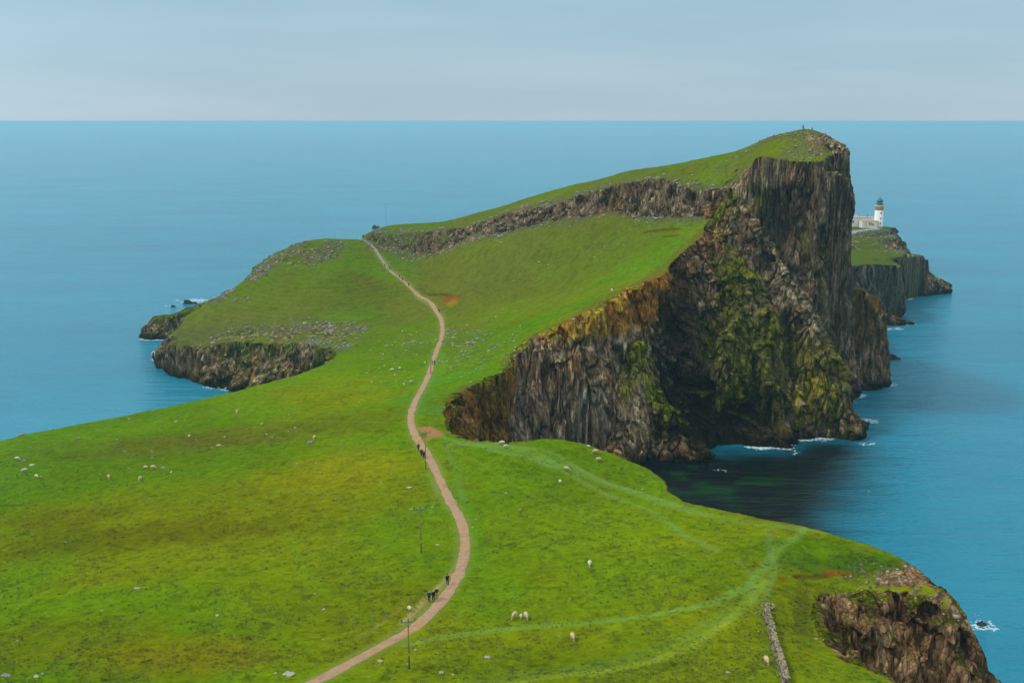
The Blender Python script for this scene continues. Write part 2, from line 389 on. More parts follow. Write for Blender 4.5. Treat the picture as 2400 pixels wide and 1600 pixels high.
# ------------------------------------------------------------------ the path line
PATH_PX = [(690, 1625, 34), (735, 1598, 34), (820, 1545, 33.6), (900, 1498, 33.2), (965, 1462, 32.8), (1010, 1425, 32.4), (1050, 1380, 32), (1078, 1330, 31.7), (1090, 1270, 31.3), (1080, 1215, 31), (1050, 1160, 30.8), (1025, 1110, 30.8),
           (1000, 1060, 30.8), (975, 1020, 30.7), (963, 985, 30.5), (970, 945, 30), (990, 900, 28.7), (1010, 860, 27.5), (1027, 815, 26.3), (1037, 775, 25.6), (1033, 745, 24.8), (1020, 722, 24.3),
           ]
PATH_PD = [(1000, 702, 437), (970, 680, 452), (940, 657, 465), (905, 628, 483), (880, 600, 498), (858, 577, 512), (838, 561, 524), (825, 559, 533)]
PATH = [Pz(*p) for p in PATH_PX] + [Pd(*p) for p in PATH_PD]
# ------------------------------------------------------------------ terrain grid
def axis(segs):
    out = []
    for a, b, s in segs:
        n = max(2, int(round((b - a) / (s / TQ))))
        out.append(np.linspace(a, b, n, endpoint=False))
    return np.concatenate(out + [[segs[-1][1]]])
gx = axis([(-280, -170, 1.2), (-170, -115, .5), (-115, 36, .3), (36, 74, .2), (74, 150, .27), (150, 290, .5), (290, 330, 1.5)])
gy = axis([(35, 105, 1.0), (105, 158, .2), (158, 240, .3), (240, 278, .32), (278, 358, .17), (358, 372, .3), (372, 560, .42), (560, 760, .6)])
X, Y = np.meshgrid(gx, gy)
X = X.astype(np.float32); Y = Y.astype(np.float32)
print('grid', X.shape)
Z, K, ID = height(X, Y)
# grass: gentle undulation and tussocks
tus = 0.10 * fbm2(X / 1.3, Y / 1.3, 2, 41) + 0.35 * fbm2(X / 14, Y / 14, 3, 43)
Z0 = Z.copy()
land = Z > -1
Z = Z + np.where(land, tus * (1 - K) , 0)
# path bench
pd_, pz_ = pl_dist(X[::1], Y[::1], [p[:2] for p in PATH], False, [0] * len(PATH))
nearp = 1 - sstep(1.4, 5.0, pd_)
Z = np.where(nearp > 0, Z * (1 - nearp) + Z0 * nearp, Z)
def samp(G, x, y):
    x = np.atleast_1d(x); y = np.atleast_1d(y)
    ix = np.clip(np.searchsorted(gx, x) - 1, 0, len(gx) - 2); iy = np.clip(np.searchsorted(gy, y) - 1, 0, len(gy) - 2)
    tx = np.clip((x - gx[ix]) / (gx[ix + 1] - gx[ix]), 0, 1); ty = np.clip((y - gy[iy]) / (gy[iy + 1] - gy[iy]), 0, 1)
    return (G[iy, ix] * (1 - tx) + G[iy, ix + 1] * tx) * (1 - ty) + (G[iy + 1, ix] * (1 - tx) + G[iy + 1, ix + 1] * tx) * ty
def hz(x, y): return float(samp(Z, x, y)[0])
def hit(px, py, tmax=900):
    """where the line of sight through a spot of the picture meets the ground"""
    r = ray(px, py); k = np.arange(60, tmax, 0.25)
    x, y, z = r[0] * k, r[1] * k, HCAM + r[2] * k
    h = np.maximum(samp(Z, x, y), 0)
    b = np.nonzero(z <= h)[0]
    i = b[0] if len(b) else len(k) - 1
    return (float(x[i]), float(y[i]), float(h[i]))
# ------------------------------------------------------------------ relief of the rock faces (true sideways displacement, so faces can overhang)
gyy = np.gradient(Z, gy, axis=0).astype(np.float32); gxx = np.gradient(Z, gx, axis=1).astype(np.float32)
def blur(A, n):
    for _ in range(n):
        A = (A + np.roll(A, 1, 0) + np.roll(A, -1, 0) + np.roll(A, 1, 1) + np.roll(A, -1, 1)) / 5
    return A
bx, by = blur(gxx, 10), blur(gyy, 10)
gm = np.hypot(bx, by) + 1e-5
dx, dy = -bx / gm, -by / gm
steep = sstep(0.5, 1.6, gm) * sstep(-1, 1.0, Z)
fm = np.nonzero(((K > 0.02) | (gm > 1.0)) & (Z > -4))
xm, ym, zm = X[fm], Y[fm], Z[fm]
sh = 0.35 * zm
n1 = fbm3((xm + sh * 0.5) / 7, ym / 7, zm / 26, 3, 101)
n2 = 1 - 2.2 * np.abs(fbm3((xm + sh * 0.3) / 2.6, ym / 2.6, zm / 11, 3, 107))
n3 = fbm3(xm / 1.5, ym / 1.5, zm / 2.0, 2, 113)
n4 = 1 - 2.5 * np.abs(fbm3(xm / 5, ym / 5, zm / 3.4, 3, 131))
wa, wb, wc_ = worley3((xm + sh * 0.35) / 3.2 + 0.2 * n1, ym / 3.2, zm / 9.5, 141)
ua, ub, uc_ = worley3(xm / 1.25 + 0.2 * n1, ym / 1.25, zm / 2.3, 151)
crack = sstep(0.0, 0.10, wb - wa); crack2 = sstep(0.0, 0.13, ub - ua)
xa, xb, xc_ = worley3((xm + sh * 0.2) / 6.5, ym / 6.5, zm / 15, 161)
disp = 2.0 * n1 + 1.3 * xc_ - 1.2 * (1 - sstep(0, .08, xb - xa)) + 0.3 * n2 + 0.15 * n3 + 0.5 * n4 + 1.1 * wc_ + 0.30 * uc_ - 0.9 * (1 - crack) - 0.30 * (1 - crack2)
nearf = sstep(110, 220, ym)
disp = disp * (0.5 + 0.5 * nearf)
# undercut below the summit block, dark hollows in the back of the cove
def dent(p, rx, rz, depth):
    global disp
    d = np.sqrt(((xm - p[0]) / rx) ** 2 + ((ym - p[1]) / 14) ** 2 + ((zm - p[2]) / rz) ** 2)
    disp = disp - depth * (1 - sstep(0.55, 1.05, d + 0.12 * n1))
dent(Pd(1850, 520, 350), 11, 14, 4.5)
dent(Pd(1885, 600, 345), 8, 16, 2.5)
dent(Pd(1590, 770, 332), 6, 28, 9)
dent(Pd(1615, 930, 318), 8, 18, 9)
dent(Pd(1730, 1000, 318), 8, 9, 5)
dent(Pd(1470, 900, 303), 2.2, 12, 2.5)
dent(Pd(1275, 900, 298), 1.6, 14, 2.4)
dent(Pd(1385, 920, 299), 1.3, 15, 3.0); dent(Pd(1440, 860, 302), 1.4, 13, 3.2); dent(Pd(1225, 930, 291), 1.2, 9, 1.6); dent(Pd(1330, 990, 296), 1.2, 8, 2.5)
dent(Pd(1340, 860, 302), 3.2, 15, -1.8); dent(Pd(1410, 930, 300), 2.2, 15, -1.6); dent(Pd(1240, 900, 293), 2.0, 12, -1.2); dent(Pd(1500, 1000, 302), 2.6, 9, -1.6)
dent(Pd(1905, 520, 350), 3.5, 26, -2.0); dent(Pd(1960, 600, 350), 3.0, 34, -1.6); dent(Pd(1930, 700, 343), 1.5, 30, 2.5); dent(Pd(1985, 640, 350), 1.2, 30, 1.5)
dent(Pd(1790, 620, 350), 3, 14, 4); dent(Pd(1850, 800, 326), 2.5, 14, 3.5); dent(Pd(1765, 900, 324), 2.5, 14, 3.5); dent(Pd(1840, 440, 353), 7, 6, -1.5)
dent(Pd(1800, 990, 318), 4, 12, 4)
dent(Pd(1705, 980, 322), 5, 12, 3)
kk = (steep * sstep(0.0, 0.6, K))[fm]
kk = np.maximum(kk, steep[fm] * 0.5) * (1 - sstep(-50, -56, xm) * sstep(338, 330, ym)) * (1 - 0.95 * sstep(146, 150, ym) * sstep(232, 224, ym) * sstep(0, 4, xm))
XD, YD, ZD = X.copy(), Y.copy(), Z.copy()
XD[fm] += dx[fm] * disp * kk; YD[fm] += dy[fm] * disp * kk
ZD[fm] += (0.35 * n3 + 0.25 * n4) * K[fm] * sstep(-1, 1, zm)

# ------------------------------------------------------------------ what grows and lies where: colours of grass, soil and stone per place
def s2l(r, g, b):
    return np.array([(c / 255 / 12.92 if c / 255 <= .04045 else ((c / 255 + .055) / 1.055) ** 2.4) for c in (r, g, b)], np.float32)
GA = 0.74        # picture value -> surface colour
def G_(r, g, b): return s2l(r, g, b) * GA
col = np.zeros(X.shape + (3,), np.float32)
def mixc(c, w):
    global col
    col = col * (1 - w[..., None]) + c * w[..., None]
f60 = fbm2(X / 48, Y / 55, 3, 201); f15 = fbm2(X / 17, Y / 17, 3, 207); f4 = fbm2(X / 3.5, Y / 3.5, 3, 211); f1 = fbm2(X / 0.9, Y / 0.9, 2, 217)
col[:] = G_(108, 140, 0)
mixc(G_(126, 138, 6), sstep(-0.05, 0.45, f60 + 0.35 * f15))
mixc(G_(94, 128, 6), sstep(0.0, 0.45, -f60 + 0.4 * f4))
mixc(G_(100, 112, 8), 0.4 * sstep(0.15, 0.6, f15 - 0.3 * f60 + 0.2 * f4))
farg = sstep(300, 420, Y)
mixc(G_(98, 118, 24), 0.8 * farg)
mixc(G_(106, 112, 34), 0.8 * farg * sstep(-0.2, 0.4, f15 + 0.4 * f60))
mixc(G_(86, 132, 34), 0.5 * sstep(-75, -130, X) * (1 - farg))
# splats: x, y of the picture, radius in metres, stretch across, colour, strength
SPL = [(60, 1215, 10, 2.2, (104, 106, 4), .4), (135, 1215, 5, 2.2, (78, 72, 8), .6), (500, 1180, 20, 2.4, (120, 126, 0), .6), (620, 1015, 16, 3.0, (104, 106, 20), .6), (400, 1040, 15, 3.0, (100, 100, 34), .5),
       (780, 1110, 16, 1.6, (142, 140, 0), .7), (300, 1260, 12, 3.0, (94, 92, 8), .6), (420, 1540, 9, 2.0, (134, 122, 0), .7), (700, 1370, 20, 1.5, (104, 134, 0), .4), (150, 1500, 10, 2, (116, 116, 2), .5),
       (1440, 1240, 18, 2.0, (128, 148, 0), .5), (1250, 1250, 14, 2.0, (112, 140, 0), .4), (1300, 1560, 8, 3.0, (92, 118, 4), .5), (950, 590, 20, 1.2, (84, 120, 38), .5),
       (1100, 640, 34, 1.6, (116, 122, 34), .75), (1250, 560, 28, 2.0, (104, 114, 36), .75), (1400, 610, 22, 1.6, (104, 118, 30), .7), (1290, 740, 20, 1.8, (92, 134, 8), .6), (1480, 640, 14, 1.5, (92, 136, 14), .6),
       (600, 740, 24, 2.2, (110, 116, 44), .8), (700, 690, 26, 1.8, (104, 122, 22), .6), (820, 620, 18, 1.5, (102, 134, 16), .7), (850, 740, 16, 1.2, (92, 134, 14), .6), (1020, 890, 10, 2.0, (84, 146, 30), .5),
       (460, 790, 14, 2.0, (92, 100, 50), .7), (1130, 745, 16, 1.5, (114, 134, 22), .5), (990, 930, 9, 1, (84, 140, 44), .6), (1010, 960, 6, 1.2, (86, 140, 50), .6),
       (1950, 1300, 9, 2.2, (76, 120, 12), .7), (1900, 1330, 4, 2.6, (66, 92, 20), .5), (2030, 1320, 3.5, 3, (62, 100, 10), .6)]
for px, py, r, sx, c, w in SPL:
    hx, hy, hz_ = hit(px, py)
    m = (np.abs(X - hx) < r * sx * 2) & (np.abs(Y - hy) < r * 2)
    d = np.sqrt(((X[m] - hx) / (r * sx)) ** 2 + ((Y[m] - hy) / r) ** 2) + 0.35 * f15[m] + 0.15 * f4[m]
    ww = (w * (1 - sstep(0.35, 1.15, d)))[:, None]
    col[m] = col[m] * (1 - ww) + G_(*c) * ww
# tussock grain
col *= (1 + 0.16 * f4 + 0.26 * f1)[..., None]
dk = sstep(0.30, 0.62, fbm2(X / 1.7, Y / 1.2, 3, 223) + 0.15 * f15)
col *= (1 - 0.30 * dk * (1 - 0.4 * farg))[..., None]
# sheep terraces on the left hill and in the bowl
ter = np.sin((Z0 + 0.5 * f15 + 0.35 * f4) * 2 * math.pi / 1.15)
hillm = sstep(380, 400, Y) * (1 - K) * sstep(0.15, 0.3, np.hypot(gxx, gyy))
left = sstep(-20, -50, X)
col *= (1 - 0.13 * hillm * (0.35 + 0.65 * left) * sstep(0.1, 0.9, ter))[..., None]
ZD += 0.10 * ter * hillm * (0.35 + 0.65 * left)
# worn grass tracks
TRK = [([(985, 1005), (1060, 1030), (1150, 1055), (1250, 1078), (1340, 1110), (1430, 1160), (1520, 1195), (1600, 1250), (1680, 1290)], 1.0, .75, (122, 158, 70)),
       ([(1060, 1040), (1200, 1050), (1300, 1085), (1400, 1120), (1500, 1160), (1620, 1200), (1760, 1225), (1900, 1240)], 1.6, .65, (128, 162, 74)),
       ([(1150, 1045), (1290, 1060), (1360, 1100), (1460, 1140), (1560, 1175), (1650, 1205)], .8, .65, (126, 160, 74)),
       ([(1020, 1040), (1120, 1085), (1230, 1150), (1330, 1195), (1400, 1230)], .5, .45, (128, 156, 50)),
       ([(955, 1510), (1060, 1490), (1200, 1475), (1330, 1465), (1450, 1452), (1560, 1435), (1680, 1410), (1760, 1370), (1800, 1320), (1830, 1280), (1880, 1250), (1960, 1235)], 1.0, .8, (126, 164, 68)),
       ([(1100, 1620), (1250, 1592), (1400, 1575), (1520, 1552), (1620, 1515), (1700, 1460), (1760, 1410), (1800, 1360)], 1.0, .8, (152, 172, 50)),
       ([(1100, 1600), (1400, 1560), (1600, 1500), (1700, 1440), (1770, 1370)], 1.6, .35, (112, 152, 60)),
       ([(1380, 1525), (1520, 1490), (1620, 1462), (1700, 1430)], .6, .4, (120, 152, 40)),
       ([(1800, 1240), (1806, 1290), (1820, 1330), (1800, 1400)], .8, .5, (124, 158, 84)),
       ([(1730, 1310), (1770, 1350), (1770, 1400)], .6, .4, (124, 158, 84)),
       ([(1780, 1400), (1800, 1470), (1815, 1560)], .8, .35, (118, 154, 70)),
       ([(1950, 1460), (1880, 1470), (1900, 1510), (1980, 1560), (2050, 1600)], .9, .4, (96, 150, 50)),
       ([(580, 985), (700, 985), (850, 990), (950, 995)], .7, .4, (112, 156, 30)),
       ([(360, 1125), (480, 1160), (600, 1180), (680, 1260), (720, 1350), (800, 1400), (900, 1465)], .8, .35, (118, 158, 24)),
       ([(1070, 1130), (1100, 1180), (1120, 1260), (1125, 1330)], 1.6, .4, (92, 150, 34)),
       ([(1040, 1050), (1075, 1110), (1090, 1170)], .9, .35, (112, 156, 80)),
       ([(1020, 890), (1040, 850), (1030, 820)], 1.5, .35, (104, 158, 60)), ([(965, 960), (990, 930), (1015, 890)], 2.5, .35, (92, 148, 60)),
       ([(1210, 690), (1200, 725), (1150, 770)], .6, .4, (86, 96, 20)), ([(1005, 1200), (1030, 1150), (1000, 1110)], .5, .35, (120, 160, 60)),
       ([(975, 1395), (945, 1425), (900, 1460), (850, 1490)], .5, .5, (168, 150, 70)), ([(1062, 1345), (1040, 1368), (1010, 1398), (985, 1425), (950, 1458)], .7, 1.0, (186, 158, 100)),
       ([(1082, 1300), (1060, 1340), (1030, 1375)], .4, .5, (160, 160, 90)),
       ([(1560, 560), (1620, 590), (1600, 610)], 1.0, .5, (90, 150, 30))]
def track(pts, w, k, c, hard=0.25, worldpts=False):
    P = pts if worldpts else [hit(*p)[:2] for p in pts]
    xs_ = [p[0] for p in P]; ys_ = [p[1] for p in P]
    m = (X > min(xs_) - 8) & (X < max(xs_) + 8) & (Y > min(ys_) - 8) & (Y < max(ys_) + 8)
    d = pl_dist(X[m] + 0.8 * f15[m], Y[m] + 0.8 * f15[m], P)
    ww = (k * (1 - sstep(w * hard, w * 1.25, d + 0.25 * w * f4[m] + 0.2 * w * f1[m])) * (0.75 + 0.5 * f4[m]))[:, None]
    ww = np.clip(ww, 0, 1)
    col[m] = col[m] * (1 - ww) + G_(*c) * ww
    return m, d
for t_ in TRK: track(*t_)
# bare soil: worn loop beside the path, turf scars
SOIL = [([(1192, 846), (1240, 796), (1300, 764), (1345, 748), (1420, 697), (1500, 662), (1550, 634), (1592, 594), (1640, 552)], 3.2, .75, (112, 98, 40)),
        ([(1262, 783), (1345, 751), (1420, 700), (1500, 666), (1548, 640)], 1.6, .8, (136, 92, 42)), ([(1050, 940), (1100, 902), (1170, 882)], 2.5, .6, (100, 92, 36)),
        ([(1885, 1385), (1890, 1430), (1888, 1480)], 1.2, .7, (96, 92, 24)),
        ([(965, 1003), (1000, 1002), (1018, 1008), (1028, 1016), (1010, 1024), (985, 1040)], 1.0, .9, (178, 128, 88)), ([(1000, 1004), (1020, 1012), (1026, 1018)], 2.0, .9, (180, 126, 84)),
        ([(1010, 688), (1040, 689), (1060, 694)], 1.0, .9, (84, 48, 20)), ([(1045, 698), (1070, 704)], 2.4, .9, (150, 80, 26)), ([(1058, 708), (1066, 712)], 2.2, .6, (160, 140, 30)),
        ([(935, 633), (955, 634)], .7, .7, (90, 70, 28)), ([(965, 674), (990, 678), (1010, 688)], .6, .7, (84, 70, 24)),
        ([(1550, 511), (1568, 505), (1600, 513)], .7, .9, (110, 60, 20)), ([(1512, 545), (1550, 539), (1590, 538)], .9, .9, (96, 56, 20)), ([(1555, 556), (1580, 555), (1590, 552)], .6, .9, (100, 60, 24)),
        ([(830, 757), (870, 748), (905, 737)], .5, .8, (86, 70, 20)), ([(700, 765), (770, 750), (820, 752)], .6, .7, (80, 76, 34)), ([(800, 780), (850, 770), (875, 762)], .7, .8, (84, 66, 30)),
        ([(2000, 1283), (2050, 1288), (2130, 1305)], .5, .7, (130, 110, 50)), ([(1870, 1348), (1910, 1352), (1950, 1345)], .6, .9, (80, 54, 26)), ([(1940, 1342), (1990, 1345)], 1.0, .8, (140, 88, 30)), ([(1960, 1303), (1975, 1305)], .5, .8, (84, 64, 30)),
        ([(2110, 1322), (2140, 1325)], .8, .7, (110, 80, 36)), ([(1545, 1118), (1560, 1122)], .6, .9, (96, 66, 36)), ([(1562, 1142), (1572, 1158)], .8, .9, (150, 104, 60)), ([(1838, 1355), (1845, 1360)], .5, .8, (150, 80, 26)),
        ([(2020, 1340), (2080, 1338), (2150, 1340)], .5, .6, (90, 60, 30)), ([(250, 1272), (290, 1280), (330, 1290)], .5, .5, (60, 70, 14)), ([(0, 1184), (50, 1186)], .5, .6, (60, 60, 14))]
for t_ in SOIL: track(*t_, hard=0.6)
track([p[:2] for p in PATH], 2.2, .5, (122, 150, 60), worldpts=True)
track([p[:2] for p in PATH], 1.6, .6, (150, 140, 90), worldpts=True)
grasscol = col.copy()

# rubble and outcrops showing through the grass: pale stones
def region(pts, soft):
    P = [hit(*p)[:2] for p in pts]
    d = pl_dist(X, Y, P, True)
    d = np.where(inside(X, Y, P), d, -d)
    return sstep(-soft, soft, d)
rub = np.zeros(X.shape, np.float32)
def addrub(pts, w, k, world=None):
    global rub
    P = world if world else [hit(*p)[:2] for p in pts]
    d = pl_dist(X, Y, P)
    rub = np.maximum(rub, k * (1 - sstep(w * 0.3, w * 1.4, d + w * 0.5 * f15)))
mixc(G_(88, 102, 36), 0.75 * sstep(470, 500, Y) * sstep(60, 90, X))
crl = [(870, 560), (900, 575), (1000, 575), (1100, 552), (1200, 525), (1300, 500), (1380, 480), (1450, 470), (1520, 470), (1600, 490), (1650, 500)]
addrub(crl, 7, .75); addrub([(900, 555), (960, 550), (1040, 545)], 6, .6)
addrub([(690, 590), (720, 600), (760, 610), (740, 600), (780, 575)], 7, .8); addrub([(640, 610), (600, 650), (560, 665), (510, 700)], 7, .9); addrub([(660, 580), (700, 575)], 6, .8)
addrub([(590, 700), (560, 705)], 3, .5); addrub([(760, 770), (700, 770), (640, 780)], 7, .8); addrub([(740, 790), (800, 780), (830, 770)], 7, .55); addrub([(780, 820), (700, 850)], 9, .75)
addrub([(1070, 770), (1100, 800), (1120, 840)], 10, .28); addrub([(980, 790), (960, 830)], 8, .22)
addrub([(1760, 350), (1720, 375), (1700, 395)], 6, .45); addrub([(1790, 330), (1850, 315), (1900, 318), (1950, 330)], 7, .6); addrub([(1860, 360), (1900, 340), (1960, 345), (1975, 365)], 6, .7)
addrub([(2040, 1345), (2110, 1345), (2180, 1360), (2240, 1410), (2290, 1490)], 4, .5); addrub([(2060, 1380), (2130, 1400), (2200, 1440)], 7, .4)
addrub([(1040, 970), (1070, 940), (1110, 915)], 3, .4); addrub([(1190, 870), (1200, 850)], 2.5, .7)
addrub([(2010, 545), (2080, 550)], 8, .6); addrub([(2120, 600), (2160, 600)], 8, .5)
w1, w2, wid = worley2(X / 0.9, Y / 1.1, 301)
stn = (1 - sstep(0.22, 0.36, w1)) * (wid * 0.5 + 0.5 < rub * 0.8) * (1 - K)
ZD += stn * 0.15
mixc(G_(96, 88, 52), 0.55 * sstep(0.3, 0.9, rub))

def rocky(pts, soft, dens):
    global K
    P = [hit(*p)[:2] for p in pts]
    dd = pl_dist(X, Y, P, True); dd = np.where(inside(X, Y, P), dd, -dd)
    m = sstep(-soft, soft, dd + soft * f15) * sstep(0.12, -0.08, fbm2(X / 3.2, Y / 3.2, 3, 911) - (dens - .5))
    K = np.maximum(K, m * (Z > 2))
K = np.maximum(K, sstep(0.95, 1.5, np.hypot(gxx, gyy) + 0.3 * f4 - (Y > 395) * (X < 70) * (X > -100) * (0.8 * sstep(40, -60, X) + 1.6 * sstep(-.15, .25, fbm2(X / 7, Y / 5, 3, 921)))) * (Z > 1) * (pd_ > 3))
rocky([(480, 795), (560, 765), (650, 762), (740, 748), (850, 762), (820, 800), (700, 840), (600, 830)], 6, .50)
rocky([(2050, 1350), (2110, 1338), (2200, 1365), (2290, 1480), (2330, 1600), (2200, 1480), (2060, 1400)], 2.5, .72)
rocky([(2240, 1440), (2290, 1470), (2330, 1560), (2345, 1620), (2290, 1600), (2260, 1520)], 1.5, 1.2)
rocky([(2000, 555), (2090, 552), (2125, 575), (2090, 588), (2000, 582)], 5, .5)
rocky([(2120, 592), (2175, 604), (2160, 625), (2110, 600)], 4, .6)
rocky([(870, 560), (960, 552), (1100, 530), (1250, 495), (1440, 440), (1560, 425), (1690, 440), (1680, 490), (1560, 490), (1400, 500), (1250, 525), (1080, 575), (930, 590), (860, 580)], 3, .45)
rocky([(650, 590), (700, 572), (780, 570), (800, 600), (740, 625), (640, 620)], 4, .42)
rocky([(1880, 312), (1940, 322), (1972, 345), (1975, 370), (1900, 372)], 3, .55)
fm2 = np.nonzero((K > 0.02) & (Z > -4)); 
# rock
rk = np.zeros(X.shape + (3,), np.float32)
_dd = np.zeros(X.shape, np.float32); _cc = np.ones(X.shape, np.float32); _c2 = _cc.copy(); _wc = _dd.copy(); _uc = _dd.copy()
_cc[fm] = crack; _c2[fm] = crack2; _wc[fm] = wc_; _uc[fm] = uc_
fm = fm2; xm, ym, zm = X[fm], Y[fm], Z[fm]; crack, crack2, wc_, uc_ = _cc[fm], _c2[fm], _wc[fm], _uc[fm]
rcol = np.empty((len(xm), 3), np.float32)
def rmix(c, w):
    global rcol
    rcol = rcol * (1 - w[:, None]) + s2l(*c) * w[:, None]
v1 = fbm3(xm / 6, ym / 6, zm / 30, 3, 401); v2 = fbm3(xm / 1.6, ym / 1.6, zm / 3.6, 3, 407); v3 = fbm3(xm / 0.8, ym / 0.8, zm / 1.2, 2, 411); v4 = fbm3(xm / 14, ym / 14, zm / 14, 3, 417)
rcol[:] = s2l(94, 84, 74)
rmix((120, 110, 98), sstep(-0.1, 0.5, v2))
rmix((74, 66, 58), sstep(0.0, 0.5, v1))
rmix((104, 78, 54), 0.7 * sstep(0.05, 0.45, v4))
rmix((56, 58, 52), 0.8 * sstep(0.1, 0.5, -v2 + 0.3 * v4))
rmix((150, 142, 128), 0.75 * sstep(0.28, 0.55, v3 + 0.4 * v1))
ids = ID[fm]
def rspl(p, r, c, w, sz=1.0, grain=0.5):
    d = np.sqrt(((xm - p[0]) / r) ** 2 + ((ym - p[1]) / (r * 1.6)) ** 2 + ((zm - p[2]) / (r * sz)) ** 2) + grain * v2 + 0.3 * v4
    rmix(c, w * (1 - sstep(0.45, 1.1, d)) * (0.35 + 0.65 * sstep(-0.12, 0.12, v2 + 0.6 * v3 + 0.1)))
# weathered soil and iron-red bands along the top of the near face
for px, py, d, r in ((1400, 728, 330, 9), (1470, 700, 332, 9), (1530, 690, 332, 9), (1560, 655, 338, 8), (1330, 768, 322, 6), (1280, 795, 316, 5), (1545, 745, 330, 6), (1600, 625, 344, 7), (1490, 735, 328, 7)):
    rspl(Pd(px, py, d - 16), r, (118, 82, 46), .75, 0.7, .9)
rspl(Pd(1455, 722, 309), 5, (150, 104, 48), .7, .6); rspl(Pd(1395, 742, 304), 4, (140, 100, 56), .55, .6)
rspl(Pd(1575, 680, 340), 6, (140, 72, 40), .8); rspl(Pd(1650, 560, 350), 9, (118, 88, 62), .7)
rspl(Pz(1110, 950, 24), 11, (112, 88, 44), .8, 1.2, .8); rspl(Pz(1150, 940, 22), 8, (120, 86, 50), .7, 1.2, .8); rspl(Pz(1080, 930, 27), 6, (96, 92, 34), .7); rspl(Pz(1060, 985, 26), 5, (140, 112, 80), .6)
# pinkish grey blocks of the near face
rspl(Pd(1330, 860, 305), 11, (104, 90, 86), .7, 1.5); rspl(Pd(1240, 900, 295), 10, (112, 100, 96), .6, 1.5)
rspl(Pd(1370, 980, 298), 8, (112, 116, 118), .6, 1.6, .9); rspl(Pd(1210, 980, 290), 8, (112, 112, 114), .5, 1.6, .9)
# the great wall is grey; deep shade of cleft, hollows and undercut is painted blackish
rspl(Pd(1900, 560, 350), 34, (96, 92, 86), .55, 1.4); rspl(Pd(1960, 800, 335), 26, (98, 94, 84), .5, 1.5)
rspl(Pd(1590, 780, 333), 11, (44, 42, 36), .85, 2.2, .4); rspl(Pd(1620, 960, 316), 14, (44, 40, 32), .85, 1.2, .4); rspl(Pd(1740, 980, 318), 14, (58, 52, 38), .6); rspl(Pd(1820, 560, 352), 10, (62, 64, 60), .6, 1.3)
# yellow and ochre lichen low on the seaward buttress
for px, py, d, r, w in ((1960, 880, 324, 14, .75), (1900, 900, 322, 12, .7), (1990, 800, 330, 10, .6), (1870, 860, 325, 8, .6), (1820, 940, 320, 8, .5), (1940, 950, 320, 10, .6)):
    rspl(Pd(px, py, d), r, (82, 86, 34), w * .85, 1.8, 1.2)
for px, py, d, r in ((1915, 905, 320, 4), (1930, 920, 320, 4), (1880, 920, 320, 4), (1975, 850, 326, 4), (1900, 890, 322, 3), (2003, 770, 335, 4), (2003, 720, 340, 3), (1805, 830, 327, 3), (1865, 930, 321, 3), (2002, 820, 330, 4)):
    rspl(Pd(px, py, d), r, (124, 122, 20), .6, 2.6, 1.5)
rspl(Pd(2055, 715, 387), 5, (186, 136, 30), .6, 1.5, .8); rspl(Pd(2020, 720, 387), 9, (118, 100, 46), .7, 2.0, .8); rspl(Pd(2095, 680, 515), 7, (128, 104, 50), .6, 2.0, .8)
# brown headland at lower right
nr = 1 - sstep(150, 175, ym)
rmix((108, 92, 76), 0.7 * nr * sstep(-0.5, 0.3, v4 + v2 * 0.5)); rmix((134, 122, 104), 0.55 * nr * sstep(0.1, 0.5, v3)); rmix((60, 50, 42), 0.5 * nr * sstep(0.1, 0.5, v1))
rspl(Pz(1930, 1490, 26), 4, (120, 104, 28), .8); rspl(Pz(1920, 1410, 29), 3, (126, 78, 30), .7); rspl(Pz(1950, 1500, 24), 3, (140, 96, 46), .6)
# earthy slope between the turf rim and the top of the grey wall, and the brown gully at its near end
so = sstep(35.5, 38.5, zm + 2.5 * v4 + 1.2 * v2) * sstep(5, 9, xm) * sstep(60, 50, xm) * (ym > 286) * (ym < 346)
rmix((112, 88, 42), 0.85 * so); rmix((134, 92, 46), 0.55 * so * sstep(-.05, .3, v1 + .4 * v2)); rmix((84, 92, 24), 0.7 * so * sstep(0.0, .3, -v4 + .4 * v3))
so = sstep(1.5, -1.5, xm + 1.5 * v4) * (ym > 222) * (ym < 296) * (xm > -30)
rmix((92, 74, 42), 0.85 * so); rmix((116, 78, 40), 0.6 * so * sstep(0, .3, v1)); rmix((78, 84, 28), 0.7 * so * sstep(0, .3, v4 + (zm - 22) / 25))
# black of the deep cleft and back of the cove: shade painted onto wet rock
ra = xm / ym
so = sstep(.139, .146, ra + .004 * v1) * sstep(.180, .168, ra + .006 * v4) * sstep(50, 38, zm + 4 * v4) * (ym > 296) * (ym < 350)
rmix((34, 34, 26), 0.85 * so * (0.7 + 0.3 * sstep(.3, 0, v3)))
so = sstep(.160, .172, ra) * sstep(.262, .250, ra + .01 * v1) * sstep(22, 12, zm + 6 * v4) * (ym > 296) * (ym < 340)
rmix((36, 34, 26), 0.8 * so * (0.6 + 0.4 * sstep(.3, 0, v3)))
# pale crest of the buttress and summit knob
for px, py, dd_ in ((1745, 470, 357), (1775, 530, 351), (1800, 580, 346), (1840, 640, 339), (1870, 690, 335), (1905, 750, 330), (1945, 345, 358), (1960, 365, 356), (1900, 330, 368)):
    rspl(Pd(px, py, dd_), 4.2, (140, 134, 120), .7, 1.4, 1.0)
# left hill rocks: greyer, with green-brown patches
lh = sstep(-40, -60, xm)
rmix((92, 88, 74), 0.5 * lh); rmix((92, 84, 46), 0.7 * lh * sstep(-0.1, 0.3, v4)); rmix((60, 76, 28), 0.7 * lh * sstep(0.05, 0.3, v1 - 0.3 * v2 + (zm - 9) / 30)); rmix((70, 74, 72), 0.6 * sstep(-125, -138, xm))
rmix((150, 144, 130), 0.45 * lh * sstep(0.2, 0.4, v3))
